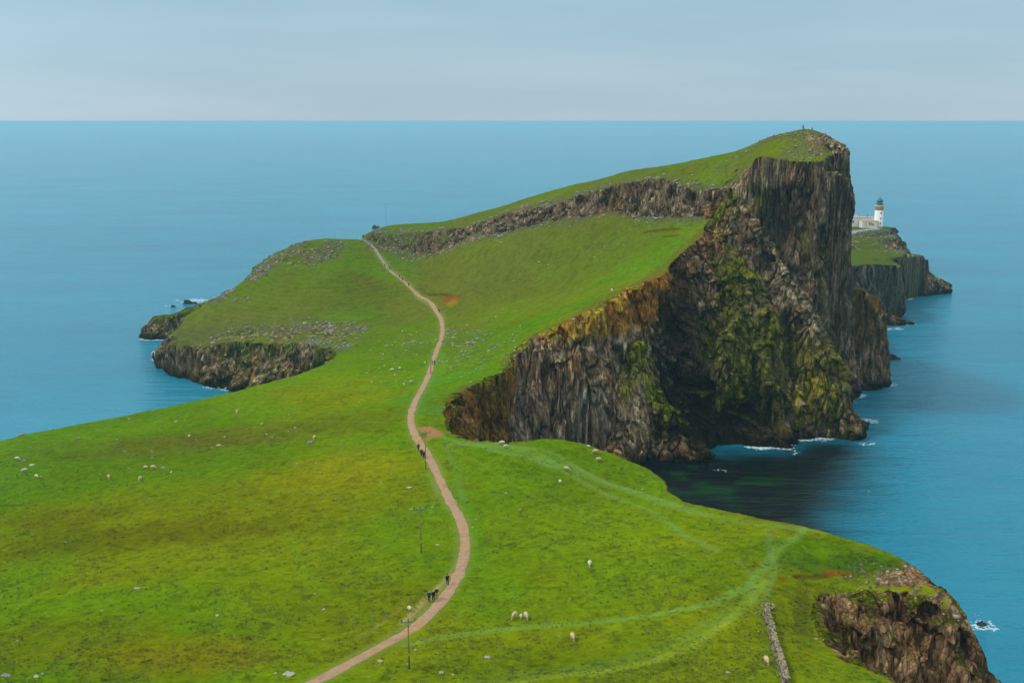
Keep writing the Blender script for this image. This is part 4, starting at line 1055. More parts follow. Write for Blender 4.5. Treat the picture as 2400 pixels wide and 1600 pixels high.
def sheep(px, py, head, pose, white, size, label):
    x, y, z = hit(px, py)
    z = hzd(x, y)
    o = put('sheep', SH[pose][0]); o.location = (x, y, z - .02); o.rotation_euler = (0, 0, math.radians(head)); o.scale = (size * .92,) * 3
    put('fleece', FL[pose][white], o)
    tag(o, label, 'lamb' if size < .8 else 'sheep', 'sheep grazing the headland')
SHEEP = [
    (1382, 1327, -95, 'graze', 1, 1.12, 'lone sheep grazing in the middle of the open pasture right of the path, rump up'),
    (1342, 1500, -80, 'graze', 0, 1.12, 'sheep grazing alone between the two pale grass tracks, nearest but one to the wall'),
    (1206, 1449, 240, 'graze', 0, 1.12, 'left ewe of the three sheep standing in a row, head turned to the left'),
    (1221, 1448, -90, 'graze', 1, .70, 'small lamb between two ewes right of the path'),
    (1233, 1450, -75, 'graze', 0, 1.12, 'right ewe of the three sheep standing in a row'),
    (1796, 1556, -85, 'graze', 0, 1.12, 'ginger tinted sheep grazing beside the drystone wall'),
    (960, 1432, -60, 'stand', 1, .95, 'white sheep standing left of the path below the three walkers'),
    (1177, 1043, 175, 'graze', 1, 1.1, 'sheep on the brow of the knoll right where the grass meets the cliff'),
    (1185, 1051, 10, 'graze', 1, .95, 'sheep just below the one on the brow of the knoll'),
    (1396, 1063, 180, 'graze', 0, 1.15, 'upper of two sheep near the edge of the grassy knoll above the cove'),
    (1403, 1082, 5, 'graze', 0, 1.1, 'lower of two sheep near the edge of the grassy knoll, head to the right'),
    (1328, 1104, -25, 'graze', 0, 1.1, 'cream sheep standing on the pale worn tracks of the knoll'),
    (1313, 1130, -70, 'lie', 1, 1.0, 'sheep lying just below the worn tracks of the knoll'),
    (1380, 1049, 150, 'stand', 1, .7, 'lamb on the skyline of the knoll above the cove'),
    (1434, 684, -90, 'graze', 1, 1.25, 'white sheep grazing alone at the rim of the upper bowl'),
    (1537, 516, 180, 'stand', 1, 1.1, 'tiny white sheep beside the brown turf scars under the crag'),
    (1096, 807, 170, 'graze', 0, 1.1, 'cream sheep among pale stones right of the bend in the path'),
    (919, 870, 170, 'graze', 1, 1.1, 'left one of a pair of sheep on the slope left of the path'),
    (937, 867, 60, 'graze', 1, 1.1, 'right one of a pair of sheep on the slope left of the path'),
    (996, 853, -80, 'graze', 0, 1.0, 'yellowish sheep close to the power pole by the two bright jackets'),
    (947, 903, -60, 'stand', 1, .8, 'smaller of two sheep in the hollow left of the path'),
    (964, 899, 20, 'graze', 0, 1.15, 'larger cream sheep in the hollow left of the path'),
    (41, 1079, -10, 'graze', 1, 1.15, 'leftmost sheep, grazing beside a grey stone near the sea edge'),
    (75, 1093, 0, 'lie', 1, 1.1, 'white sheep lying stretched out near the left edge'),
    (58, 1107, 215, 'graze', 1, 1.15, 'white sheep turned to the lower left near the left edge'),
    (86, 1121, -40, 'graze', 1, 1.1, 'sheep touching a white stone near the left edge'),
    (255, 1122, -60, 'graze', 0, 1.15, 'sheep grazing head down, left of the centre of the left pasture'),
    (329, 1127, -95, 'graze', 0, 1.2, 'cream sheep seen from behind, below the pair by the grey boulder'),
    (342, 1099, 175, 'graze', 1, .9, 'smaller left sheep of the pair left of the grey boulder'),
    (359, 1100, -10, 'graze', 0, 1.2, 'larger right sheep of the pair left of the grey boulder'),
    (401, 1109, 90, 'lie', 1, .75, 'lamb lying right of the grey boulder on the left pasture'),
    (555, 969, -80, 'graze', 0, 1.1, 'sheep near the top edge of the left pasture, below a pale slab'),
    (444, 1027, 100, 'graze', 0, 1.1, 'sheep alone on the brownish grass of the left pasture'),
    (737, 1030, -90, 'graze', 0, 1.2, 'sheep grazing against the large grey boulder left of the path'),
]
for s_ in SHEEP: sheep(*s_)

# ------------------------------------------------------------------ people
def person_meshes(pose):
    """x right, y forward (facing +y), z up, 1.75 m tall"""
    st = {'stand': (.03, -.03, .02, -.02), 'walk': (.24, -.26, .22, -.20)}.get(pose, (.03, -.03, .02, -.02))
    J = [((0, 0, .96), .145), ((0, 0, 1.12), .135), ((0, 0, 1.32), .155), ((0, 0, 1.44), .12), ((0, .01, 1.52), .055), ((0, .02, 1.60), .085), ((0, .03, 1.68), .088)]
    E = [(0, 1), (1, 2), (2, 3), (3, 4), (4, 5), (5, 6)]
    def chain(root, pts):
        prev = root; ids = []
        for p, r in pts:
            J.append((p, r)); E.append((prev, len(J) - 1)); prev = len(J) - 1; ids.append(prev)
        return ids
    legs, arms, hands = [], [], []
    for s, f in ((-1, st[0]), (1, st[1])):
        kb = .06 if f > 0 else .02
        legs.append(chain(0, [((s * .10, 0, .88), .105), ((s * .11, f * .55 + kb, .50), .062), ((s * .11, f * .9, .25), .052), ((s * .11, f, .09), .038), ((s * .12, f + .14, .04), .035)]))
    for s, f in ((-1, st[3]), (1, st[2])):
        if pose == 'reach' and s < 0:
            a = chain(3, [((s * .19, 0, 1.42), .065), ((s * .30, .10, 1.26), .045), ((s * .42, .24, 1.38), .034)])
            d = Vector((-.25, .5, .6)).normalized()
        elif pose == 'photo':
            a = chain(3, [((s * .19, 0, 1.42), .065), ((s * .25, .18, 1.25), .045), ((s * .08, .34, 1.45), .034)])
            d = Vector((-s * .3, .5, .6)).normalized()
        else:
            a = chain(3, [((s * .19, 0, 1.42), .065), ((s * .24, f * .4 - .02, 1.14), .045), ((s * .25, f + .03, .90), .034)])
            d = Vector((0, .2 * f + .05, -1)).normalized()
        arms.append(a)
        w = Vector(J[a[-1]][0])
        side = Vector((0, 1, 0)) if abs(d.z) > .8 else Vector((s * 1.0, 0, 0))
        hands.append((w, d, side))
    core = skinned(J, E, 0, 1)
    parts = [(core, 0)]
    hs = []
    for w, d, side in hands:
        HJ = [(tuple(w + d * .01), .030), (tuple(w + d * .07), (.036, .036))]; HE = [(0, 1)]
        for k, (o_, l) in enumerate(((-.030, .062), (-.010, .075), (.010, .080), (.030, .072))):
            a = w + d * .09 + side * o_; HJ.append((tuple(a), .011)); HE.append((1, len(HJ) - 1))
            HJ.append((tuple(a + d * l * .6), .010)); HE.append((len(HJ) - 2, len(HJ) - 1))
            HJ.append((tuple(a + d * l * .95 + side.cross(d) * .018), .008)); HE.append((len(HJ) - 2, len(HJ) - 1))
        a = w + d * .035 + side * .045; HJ.append((tuple(a), .013)); HE.append((0, len(HJ) - 1)); HJ.append((tuple(a + d * .045 + side * .012), .010)); HE.append((len(HJ) - 2, len(HJ) - 1))
        parts.append((skinned(HJ, HE, 0, 1), 0))
    b = bmesh.new()
    ell(b, (0, .125, 1.63), (.014, .024, .022), 2)                      # nose
    for s in (-1, 1):
        ell(b, (s * .092, .03, 1.64), (.014, .022, .032), 2)            # ears
        ell(b, (s * .032, .108, 1.655), (.014, .010, .009), 2)          # eyes
    ell(b, (0, .108, 1.585), (.026, .012, .007), 2)                     # mouth
    parts.append((bm_mesh('f', b), 0))
    body = join_meshes('person_body', parts, [])
    def tube(idx, grow, zcut=None, extra=None):
        JJ = [(J[i][0], (J[i][1] if isinstance(J[i][1], float) else J[i][1][0]) + grow) for i in idx]
        mp_ = {i: k for k, i in enumerate(idx)}
        EE = [(mp_[a], mp_[c]) for a, c in E if a in mp_ and c in mp_]
        return JJ, EE
    up = [0, 1, 2, 3] + arms[0] + arms[1]
    JJ, EE = tube(up, .030)
    JJ[0] = ((0, 0, .86), .175)
    for k, i in enumerate(up):
        if i in (arms[0][-1], arms[1][-1]): JJ[k] = (JJ[k][0], .046)
    jacket = join_meshes('jacket', [(skinned(JJ, EE, 0, 1), 0)], [])
    lo = [0] + legs[0][:4] + legs[1][:4]
    JJ, EE = tube(lo, .022); JJ[0] = ((0, 0, .93), .155)
    trousers = join_meshes('trousers', [(skinned(JJ, EE, 0, 1), 0)], [])
    shoes = []
    for l in legs:
        b = bmesh.new(); p = Vector(J[l[3]][0]); q = Vector(J[l[4]][0])
        ell(b, ((p.x + q.x) / 2, (p.y + q.y) / 2 - .01, .05), (.052, .145, .050), 3)
        shoes.append(join_meshes('shoe', [(bm_mesh('s', b), 0)], []))
    b = bmesh.new()
    for v in ell(b, (0, .0, 1.675), (.105, .118, .115), 3):
        if v.co.y > .07 and v.co.z < 1.70: v.co.y = .06
    hair = join_meshes('hair', [(bm_mesh('h', b), 0)], [])
    b = bmesh.new(); box(b, (0, -.24, 1.22), (.30, .17, .46), 0, .05)
    pack = join_meshes('rucksack', [(bm_mesh('p', b), 0)], [])
    return dict(body=body, jacket=jacket, trousers=trousers, shoe=shoes[0], shoe2=shoes[1], hair=hair, rucksack=pack)
PM = {p: person_meshes(p) for p in ('stand', 'walk', 'reach', 'photo')}
CM = {}
def cloth(c):
    if c not in CM: CM[c] = mat('cloth_%d' % len(CM), L2(c, .8), .95, .12, 14)
    return CM[c]
def person(px, py, head, pose, jac, tro, hair, label, h=1.75, rucksack=None, sleeves=True, base=None):
    x, y, z = base or hit(px, py)
    z = max(hzd(x, y) + .05, z) if not base else z
    e = bpy.data.objects.new('person', None); C.objects.link(e); e.empty_display_size = .3
    e.location = (x, y, z); e.rotation_euler = (0, 0, math.radians(head)); k = h / 1.75; e.scale = (k, k, k)
    for part, c in (('body', (205, 160, 130)), ('jacket', jac), ('trousers', tro), ('shoe', (40, 34, 30)), ('shoe2', (40, 34, 30)), ('hair', hair)) + ((('rucksack', rucksack),) if rucksack else ()):
        me = PM[pose][part].copy(); me.materials.clear(); me.materials.append(cloth(c)); put(part.rstrip('2'), me, e)
    tag(e, label, 'person', 'walkers on the headland')
BK = (26, 24, 26)
PEOPLE = [
    (1006, 1410, 175, 'stand', (22, 84, 104), (28, 34, 44), (196, 180, 110), 'walker in a blue green jacket, leftmost of the three standing beside the path'),
    (1016, 1408, 185, 'stand', (44, 30, 26), (34, 26, 26), (200, 176, 96), 'walker in dark brown clothes, middle one of the three beside the path'),
    (1024, 1404, 165, 'reach', (24, 24, 28), (206, 160, 120), (236, 226, 150), 'fair haired walker in black top and pale trousers raising one arm'),
    (1049, 1371, 5, 'walk', (34, 24, 26), (26, 22, 26), (40, 30, 24), 'walker all in black, alone on the side trail above the group of three'),
    (981, 1057, 180, 'walk', (66, 40, 52), (26, 22, 30), (40, 28, 24), 'walker in a plum jacket on the path, uppermost of the three near the soil patch'),
    (988, 1070, 175, 'walk', (24, 24, 30), (30, 28, 34), (210, 200, 190), 'walker in black with a white hat, close to the power pole at the path'),
    (993.5, 1075, 185, 'stand', (52, 42, 50), (22, 22, 26), (30, 26, 22), 'walker in dark grey touching the power pole at the path'),
    (1013, 855, 170, 'stand', (190, 190, 40), (110, 96, 60), (60, 46, 30), 'walker in a yellow jacket on the path beside the one in turquoise'),
    (1018.6, 856, 185, 'walk', (0, 160, 150), (40, 48, 60), (60, 40, 30), 'walker in a turquoise jacket on the path beside the one in yellow'),
    (1029, 733, 0, 'walk', BK, BK, (30, 24, 20), 'walker in black at the upper bend of the path, right below the orange turf scar'),
    (958, 672, 0, 'walk', (40, 44, 60), BK, (30, 24, 20), 'walker in dark blue on the climb, lower of the two dark figures'),
    (943, 659, 170, 'walk', (36, 30, 40), BK, (30, 24, 20), 'walker in dark clothes on the climb, upper of the two dark figures'),
    (936, 652, 0, 'walk', (120, 126, 100), (90, 90, 80), (60, 50, 40), 'walker in grey green behind the two dark figures on the climb'),
    (909, 634, 180, 'stand', (216, 222, 230), (150, 160, 180), (60, 40, 30), 'walker in a white jacket high on the climb to the pass'),
    (913.5, 633, 170, 'stand', (40, 36, 50), (50, 44, 50), (30, 24, 20), 'walker in dark clothes directly right of the white jacket'),
    (902, 626, 175, 'walk', (150, 110, 100), (80, 76, 80), (60, 46, 40), 'walker in dull pink, uppermost on the climb to the pass'),
]
for p_ in PEOPLE: person(*p_)
sx_, sy_, sz_ = hit(1882, 306)
person(1882, 306, 10, 'photo', (30, 50, 74), (30, 44, 60), (30, 30, 30), 'walker standing upright on the highest point of the headland', 1.9)
person(1903, 308, -60, 'reach', (26, 36, 50), (26, 36, 50), (30, 30, 30), 'second figure on the summit, right of the upright one and lower', 1.35)

# ------------------------------------------------------------------ power poles
M_POLE = mat('pole_wood', L2((150, 134, 92), .85), .9, .2, 6)
M_ARM = mat('galvanised_steel', L2((128, 146, 140), .8), .6, .1)
M_INS = mat('insulator', L2((70, 84, 84), .8), .4, .1)
M_YEL = mat('yellow_plate', L2((226, 190, 20), .9), .6, .05)
def pole(px, py, ytop, arm, rot, label, plate=True, r=.115, ins=3, arm2=False, col=None):
    x, y, z = hit(px, py); z = hzd(x, y)
    h = height_for((x, y, z), ytop)
    e = bpy.data.objects.new('power_pole', None); C.objects.link(e); e.location = (x, y, z); e.rotation_euler = (0, 0, rot)
    b = bmesh.new(); cyl(b, (0, 0, -.5), (0, 0, h - .15), r, r * .72, 10); put('shaft', bm_mesh('shaft', b, col or M_POLE, True), e)
    b = bmesh.new(); za = h - .35
    box(b, (0, -.12, za), (arm, .12, .12)); cyl(b, (-arm * .28, -.12, za), (0, -.1, za - .7), .03, .03, 6); cyl(b, (arm * .28, -.12, za), (0, -.1, za - .7), .03, .03, 6)
    if arm2: box(b, (0, .12, za - .25), (arm * .55, .1, .1))
    put('crossarm', bm_mesh('crossarm', b, M_ARM), e)
    for k in range(ins):
        xx = (k / (ins - 1) - .5) * arm * .96
        b = bmesh.new(); lathe(b, [(.03, .0), (.03, .08), (.08, .10), (.05, .15), (.08, .18), (.05, .23), (.07, .26), (.03, .34)], 10, (xx, -.12, za + .06))
        put('insulator', bm_mesh('insulator', b, M_INS, True), e)
    if plate:
        b = bmesh.new(); box(b, (0, -r - .02, 2.0), (.26, .03, .36), 0, .008); put('warning_plate', bm_mesh('warning_plate', b, M_YEL), e)
    tag(e, label, 'power pole', 'line of wooden power poles along the path')
pole(959, 1567, 1449, 1.7, .25, 'nearest wooden power pole with yellow plate, standing before the path at the bottom')
pole(987, 1296, 1187, 2.0, .0, 'wooden power pole alone in the pasture left of the long curve of the path', arm2=True)
pole(998, 1100, 1009, 2.2, .0, 'wooden power pole at the path beside the three walkers in dark clothes', arm2=True)
pole(1010, 876, 827, 1.9, -.1, 'pale power pole beside the walkers in yellow and turquoise', plate=False, col=M_ARM)
pole(931, 686, 643, 1.4, .2, 'faint power pole on the climb to the pass, left of the path', plate=False, col=M_ARM)
pole(905, 533, 476, 2.0, .0, 'tall thin power pole standing on the skyline against the sea', plate=False, ins=2, col=M_ARM, r=.08)
b = bmesh.new(); cyl(b, (0, 0, -.3), (0, 0, 2.4), .07, .06, 8); box(b, (0, 0, 2.44), (.18, .18, .06), 0, .01)
o = put('marker_post', bm_mesh('marker_post', b, M_POLE, False)); px_ = hit(971, 831); o.location = (px_[0], px_[1], hzd(px_[0], px_[1]))
tag(o, 'short thin wooden post on the slope left of the path above the pair of sheep', 'post')

# ------------------------------------------------------------------ boulders
M_ST = [mat('stone_pale', L2((176, 170, 156), .8), .95, .35, 2.2, .08), mat('stone_grey', L2((140, 140, 138), .8), .95, .35, 2.2, .08), mat('stone_warm', L2((188, 170, 138), .8), .95, .3, 2.2, .08)]
def boulder_mesh(seed, sub=3, flat=.55, jag=.28):
    b = bmesh.new(); vs = ell(b, (0, 0, 0), (1, 1, 1), sub)
    r = random.Random(seed); cuts = [Vector((r.uniform(-1, 1), r.uniform(-1, 1), r.uniform(-.4, 1))).normalized() for _ in range(9)]
    for v in vs:
        p = v.co.copy(); k = 1.0
        for c in cuts:
            d = p.dot(c)
            if d > .72: k = min(k, .72 / d)
        n = float(fbm3(np.array([p.x * 1.7 + seed]), np.array([p.y * 1.7]), np.array([p.z * 1.7]), 3, seed)[0])
        v.co = p * k * (1 + jag * n); v.co.z *= flat
    me = bpy.data.meshes.new('boulder'); b.to_mesh(me); b.free()
    return me
BM = [boulder_mesh(3, 3, .75), boulder_mesh(11, 3, .55), boulder_mesh(19, 3, .32, .2), boulder_mesh(27, 3, .6, .4), boulder_mesh(41, 3, .45, .45), boulder_mesh(53, 3, .9, .3)]
BMM = {}
def boulder(px, py, wpx, kind, m, label, name='boulder', asp=None, rot=None, group=None, cat='boulder', up=0.0):
    x, y, z = hit(px, py); z = hzd(x, y)
    s = wpx / pxscale(x, y, z) / 2
    if (kind, m) not in BMM:
        me = BM[kind].copy(); me.materials.append(M_ST[m]); BMM[(kind, m)] = me
    o = put(name, BMM[(kind, m)])
    o.location = (x, y, z + s * up + .03); o.scale = (s, s * (asp or rnd.uniform(.6, 1.0)), s * rnd.uniform(.75, 1.05)); o.rotation_euler = (rnd.uniform(-.15, .15), rnd.uniform(-.15, .15), rnd.uniform(-.5, .5) if rot is None else rot)
    return tag(o, label, cat, group)
BO = [
    (957, 1143, 17, 2, 0, 'flat oval pale slab lying in the grass between two power poles left of the path'),
    (1024, 1277, 13, 2, 0, 'pale flat stone between the second power pole and the path'),
    (1141, 1541, 20, 1, 0, 'large pale boulder in the lower pasture, right of the nearest power pole'),
    (890, 1550, 16, 2, 0, 'long pale slab just below the path at the bottom of the picture'),
    (1034, 1576, 12, 4, 0, 'low pale stone right of the nearest power pole, left of two'),
    (1059, 1582, 12, 2, 0, 'low pale stone right of the nearest power pole, right of two'),
    (677, 1581, 30, 4, 0, 'broad pale boulder near the bottom edge, left of the path'),
    (645, 1579, 12, 1, 0, 'small stone just left of the broad pale boulder at the bottom edge'),
    (14, 1584, 22, 4, 1, 'grey boulder in the bottom left corner'), (84, 1585, 16, 2, 0, 'flat pale stone in the bottom left, right of the corner boulder'), (99, 1579, 8, 1, 0, 'small white stone at the right end of the bottom left stones'),
    (322, 1379, 16, 4, 0, 'pale broken slab alone in the middle of the left pasture'), (509, 1443, 12, 2, 0, 'narrow pale stone in the lower left pasture'),
    (758, 1430, 11, 1, 0, 'whitish stone halfway between the left pasture and the nearest power pole'),
    (727, 1037, 20, 3, 1, 'large grey boulder left of the path with a sheep grazing against it'),
    (382, 1096, 13, 0, 1, 'blue grey boulder beside the pair of sheep on the left pasture'), (292, 1058, 11, 0, 1, 'grey boulder on the long mossy ridge in the left pasture'),
    (356, 1073, 9, 3, 1, 'small grey boulder between the mossy ridge and the pair of sheep'), (56, 1079, 11, 3, 1, 'grey stone right beside the leftmost sheep'),
    (512, 1044, 14, 1, 2, 'brownish stone in the dark grass of the upper left pasture'), (1185, 1157, 10, 1, 2, 'orange tinted stone on the knoll right of the path'),
    (1217, 1194, 8, 0, 0, 'small white stone below the orange tinted stone'),
    (1050, 773, 10, 5, 1, 'upright grey boulder right beside the bend of the far path'), (1064, 777, 10, 2, 1, 'flat grey stone next to the upright boulder by the far path'),
    (1061, 805, 12, 2, 0, 'pale leaning slab right of the far path'), (1145, 823, 9, 0, 0, 'pale boulder in the bowl, below the twin boulders'),
    (1196, 799, 8, 0, 1, 'left one of the twin boulders near the cliff rim'), (1205, 800, 8, 0, 0, 'right one of the twin boulders near the cliff rim'),
    (1168, 808, 7, 5, 1, 'small grey stone left of the twin boulders'), (1192, 828, 7, 0, 1, 'small grey stone below the twin boulders'),
    (1030, 846, 10, 2, 0, 'flat pale slab at the right edge of the path beside the turquoise walker'), (1047, 846, 10, 2, 0, 'second flat slab, one step further right from the path edge'),
    (897, 842, 9, 5, 1, 'grey boulder on the slope above the pair of sheep left of the path'), (920, 839, 7, 3, 1, 'smaller grey boulder right of the one above the pair of sheep'),
    (1162, 743, 7, 0, 0, 'pale stone in the middle of the green bowl'), (1343, 748, 13, 2, 0, 'white slab on the rim of the near cliff'), (1099, 932, 8, 1, 0, 'white stone at the head of the brown gully'),
    (1912, 1497, 9, 0, 0, 'white stone on the grass lip of the lower right gully'), (1824, 1258, 6, 0, 0, 'small white stone on the brow right of the meeting tracks'), (1706, 1577, 12, 2, 0, 'pale flat stone left of the drystone wall near the bottom'),
    (1322, 441, 8, 5, 1, 'lone dark stone on the skyline of the upper plateau'), (973, 1523, 10, 1, 0, 'pale stone behind the nearest power pole'), (955, 1556, 7, 1, 0, 'small stone at the foot of the nearest power pole'),
    (963, 1194, 12, 4, 2, 'warm coloured stone left of the crossarm of the second power pole'), (1012, 1190, 7, 1, 0, 'small stone right of the crossarm of the second power pole'), (1115, 1218, 9, 2, 0, 'thin pale slab just right of the path curve'),
    (1107, 1236, 7, 2, 0, 'smaller thin slab under the one right of the path curve'), (557, 959, 9, 1, 0, 'pale stone above the sheep at the top of the left pasture'), (590, 960, 8, 1, 1, 'grey stone right of the pale one at the top of the left pasture'), (412, 988, 9, 2, 0, 'pale slab at the top edge of the left pasture'),
    (184, 1026, 9, 4, 1, 'grey slab near the seaward edge of the left pasture'), (613, 993, 9, 2, 2, 'tan slab on the faint track across the left pasture'), (96, 1116, 6, 2, 0, 'thin white stone beside a sheep near the left edge'),
]
for px, py, w, k, m_, lab in BO: boulder(px, py, w, k, m_, lab, group='single boulders on the grass')
# small look-alike stones strewn in the turf
fields = [((860, 990), (770, 900), 44), ((1050, 1220), (760, 900), 48), ((300, 700), (960, 1050), 26), ((100, 420), (1010, 1140), 16), ((600, 900), (1000, 1200), 12), ((0, 800), (1200, 1590), 22), ((1000, 1700), (1120, 1590), 26), ((760, 960), (1380, 1590), 8), ((1140, 1500), (520, 700), 26)]
SP = np.array([p[:2] for p in PATH])
for (x0, x1), (y0, y1), n in fields:
    k = 0; tries = 0
    while k < n and tries < n * 20:
        tries += 1
        px, py = rnd.uniform(x0, x1), rnd.uniform(y0, y1)
        x, y, z = hit(px, py)
        if z < 5 or float(samp(K, x, y)[0]) > .05 or float(pl_dist(np.array([x]), np.array([y]), [p[:2] for p in PATH])[0]) < 3: continue
        boulder(px, py, rnd.choice([3, 3.5, 4, 4, 5, 6, 7]), rnd.choice([0, 1, 2, 2, 3, 4]), rnd.choice([0, 0, 0, 1, 2]), 'small pale stone half sunk in the turf', name='stone', group='small pale stones scattered in the turf', cat='stone')
        k += 1
# stones fallen about the end of the wall
for px, py, w in ((1775, 1426, 5), (1812, 1421, 6), (1771, 1437, 5), (1778, 1480, 5), (1750, 1490, 4), (1755, 1526, 5), (1785, 1522, 4), (1792, 1536, 5), (1800, 1524, 4), (1840, 1560, 5), (1836, 1500, 4)):
    boulder(px, py, w, rnd.choice([0, 1, 3]), 0, 'small fallen stone in the grass beside the drystone wall', name='stone', group='fallen stones beside the drystone wall', cat='stone')

# ------------------------------------------------------------------ scree and broken rock: uncountable
def scree():
    base = []
    for s_ in range(6):
        b = bmesh.new(); bmesh.ops.create_icosphere(b, subdivisions=1, radius=1); r = random.Random(s_)
        co = np.array([v.co * r.uniform(.65, 1.15) for v in b.verts], np.float32); co[:, 2] *= .7
        b.faces.ensure_lookup_table(); base.append((co, np.array([[v.index for v in f.verts] for f in b.faces], np.int32))); b.free()
    rg = np.random.default_rng(5)
    cell = np.gradient(gx)[None, :] * np.gradient(gy)[:, None]
    nearw = np.where(Y < 170, 1.8, 1.0)
    edgeb = 0.30 * (K > 0.03) * (K < .95) * (Z > 6)
    w = (np.clip(rub, 0, 1) ** 1.5 * (1 - 0.6 * K) * nearw + edgeb) * cell * (Z > 3)
    cl = sstep(-0.1, .35, fbm2(X / 4, Y / 4, 3, 701)); w = w * (0.25 + cl)
    w = w.ravel(); n = int(min(15000, w.sum() * 1.1)); pick = rg.choice(len(w), n, p=w / w.sum())
    V, Fc, T = [], [], []; off = 0
    xs_, ys_, zs_ = XD.ravel()[pick], YD.ravel()[pick], ZD.ravel()[pick]
    size = rg.gamma(2.2, .13, n) + .13; size = np.minimum(size, 1.1) * np.where(ys_ < 170, .62, np.where(ys_ > 380, 1.15, 1.0))
    tone = rg.uniform(.6, 1.25, n)
    for i in range(n):
        co, fc = base[i % 6]; a = rg.uniform(0, 6.28); ca, sa = math.cos(a), math.sin(a)
        s = size[i] * np.array([1, rg.uniform(.6, 1), rg.uniform(.5, 1.1)])
        q = co * s; q = np.c_[q[:, 0] * ca - q[:, 1] * sa, q[:, 0] * sa + q[:, 1] * ca, q[:, 2]] + [xs_[i], ys_[i], zs_[i] + size[i] * .15]
        V.append(q); Fc.append(fc + off); off += len(co); T.append(np.full(len(co), tone[i]))
    V = np.concatenate(V).astype(np.float32); Fc = np.concatenate(Fc)
    me = bpy.data.meshes.new('scree'); me.vertices.add(len(V)); me.vertices.foreach_set('co', V.ravel())
    me.loops.add(Fc.size); me.loops.foreach_set('vertex_index', Fc.ravel().astype(np.int32)); me.polygons.add(len(Fc)); me.polygons.foreach_set('loop_start', np.arange(0, Fc.size, 3, dtype=np.int32)); me.update()
    o = put('scree', me); o['kind'] = 'stuff'; o['label'] = 'pale broken stones scattered below the crags and along the cliff rims'
    a = me.attributes.new('tone', 'FLOAT', 'POINT'); a.data.foreach_set('value', np.concatenate(T).astype(np.float32))
    m, nt, b = node_mat('scree_stone'); at = nt.nodes.new('ShaderNodeAttribute'); at.attribute_name = 'tone'
    sc = nt.nodes.new('ShaderNodeVectorMath'); sc.operation = 'SCALE'; sc.inputs[0].default_value = L2((150, 143, 126), .85)
    nt.links.new(at.outputs['Fac'], sc.inputs['Scale']); nt.links.new(sc.outputs['Vector'], b.inputs['Base Color']); b.inputs['Roughness'].default_value = .95
    me.materials.append(m); print('scree', n)
scree()
def tufts():
    rg = np.random.default_rng(9); n = 42000
    py = 1640 - 620 * rg.uniform(0, 1, n) ** 1.15 ; px = rg.uniform(-60, 2460, n)
    x = []; y = []
    r0 = np.stack([(px - PW / 2) / F, cT + (PH / 2 - py) / F * sT, -sT + (PH / 2 - py) / F * cT], 1)
    k = (31.0 - HCAM) / r0[:, 2]
    for _ in range(4):
        x = r0[:, 0] * k; y = r0[:, 1] * k; k = (samp(ZD, x, y) - HCAM) / r0[:, 2]
    x = r0[:, 0] * k; y = r0[:, 1] * k
    dens = 0.5 + 0.9 * fbm2(x / 7, y / 7, 3, 801) + 0.6 * fbm2(x / 1.5, y / 1.5, 2, 803)
    pdx = pl_dist(x, y, [p[:2] for p in PATH])
    ok = (samp(K, x, y) < .02) & (samp(Z, x, y) > 15) & (rg.uniform(0, 1, n) < dens) & (pdx > 2.2) & (y < 270) & (y > 60)
    x, y = x[ok], y[ok]; z = samp(ZD, x, y); n = len(x)
    cg = np.stack([samp(col[..., i], x, y) for i in range(3)], 1) * rg.uniform(.84, 1.22, n)[:, None]
    B = 6; V = np.zeros((n, B, 3, 3), np.float32)
    for b_ in range(B):
        a = rg.uniform(0, 6.28, n); s = rg.uniform(.10, .22, n); h = rg.uniform(.08, .24, n); l = rg.uniform(.1, .3, n)
        ox, oy = rg.uniform(-.2, .2, n), rg.uniform(-.14, .14, n)
        V[:, b_, 0] = np.stack([x + ox - np.cos(a) * s / 2, y + oy - np.sin(a) * s / 2, z - .03], 1)
        V[:, b_, 1] = np.stack([x + ox + np.cos(a) * s / 2, y + oy + np.sin(a) * s / 2, z - .03], 1)
        V[:, b_, 2] = np.stack([x + ox + np.sin(a) * l, y + oy - np.cos(a) * l, z + h], 1)
    V = V.reshape(-1, 3); m3 = len(V) // 3
    me = bpy.data.meshes.new('grass_tussocks'); me.vertices.add(len(V)); me.vertices.foreach_set('co', V.ravel()); me.loops.add(len(V)); me.loops.foreach_set('vertex_index', np.arange(len(V), dtype=np.int32))
    me.polygons.add(m3); me.polygons.foreach_set('loop_start', np.arange(0, len(V), 3, dtype=np.int32)); me.update()
    a = me.attributes.new('ground', 'FLOAT_COLOR', 'POINT'); cc = np.repeat(cg, B * 3, 0); a.data.foreach_set('color', np.c_[cc, np.ones(len(cc))].astype(np.float32).ravel())
    m, nt, b = node_mat('tussock_grass'); at = nt.nodes.new('ShaderNodeAttribute'); at.attribute_name = 'ground'; nt.links.new(at.outputs['Color'], b.inputs['Base Color']); b.inputs['Roughness'].default_value = .9
    me.materials.append(m); o = put('grass_tussocks', me); o['kind'] = 'stuff'; o['label'] = 'darker tussocks of coarse grass all over the near pasture'
tufts()

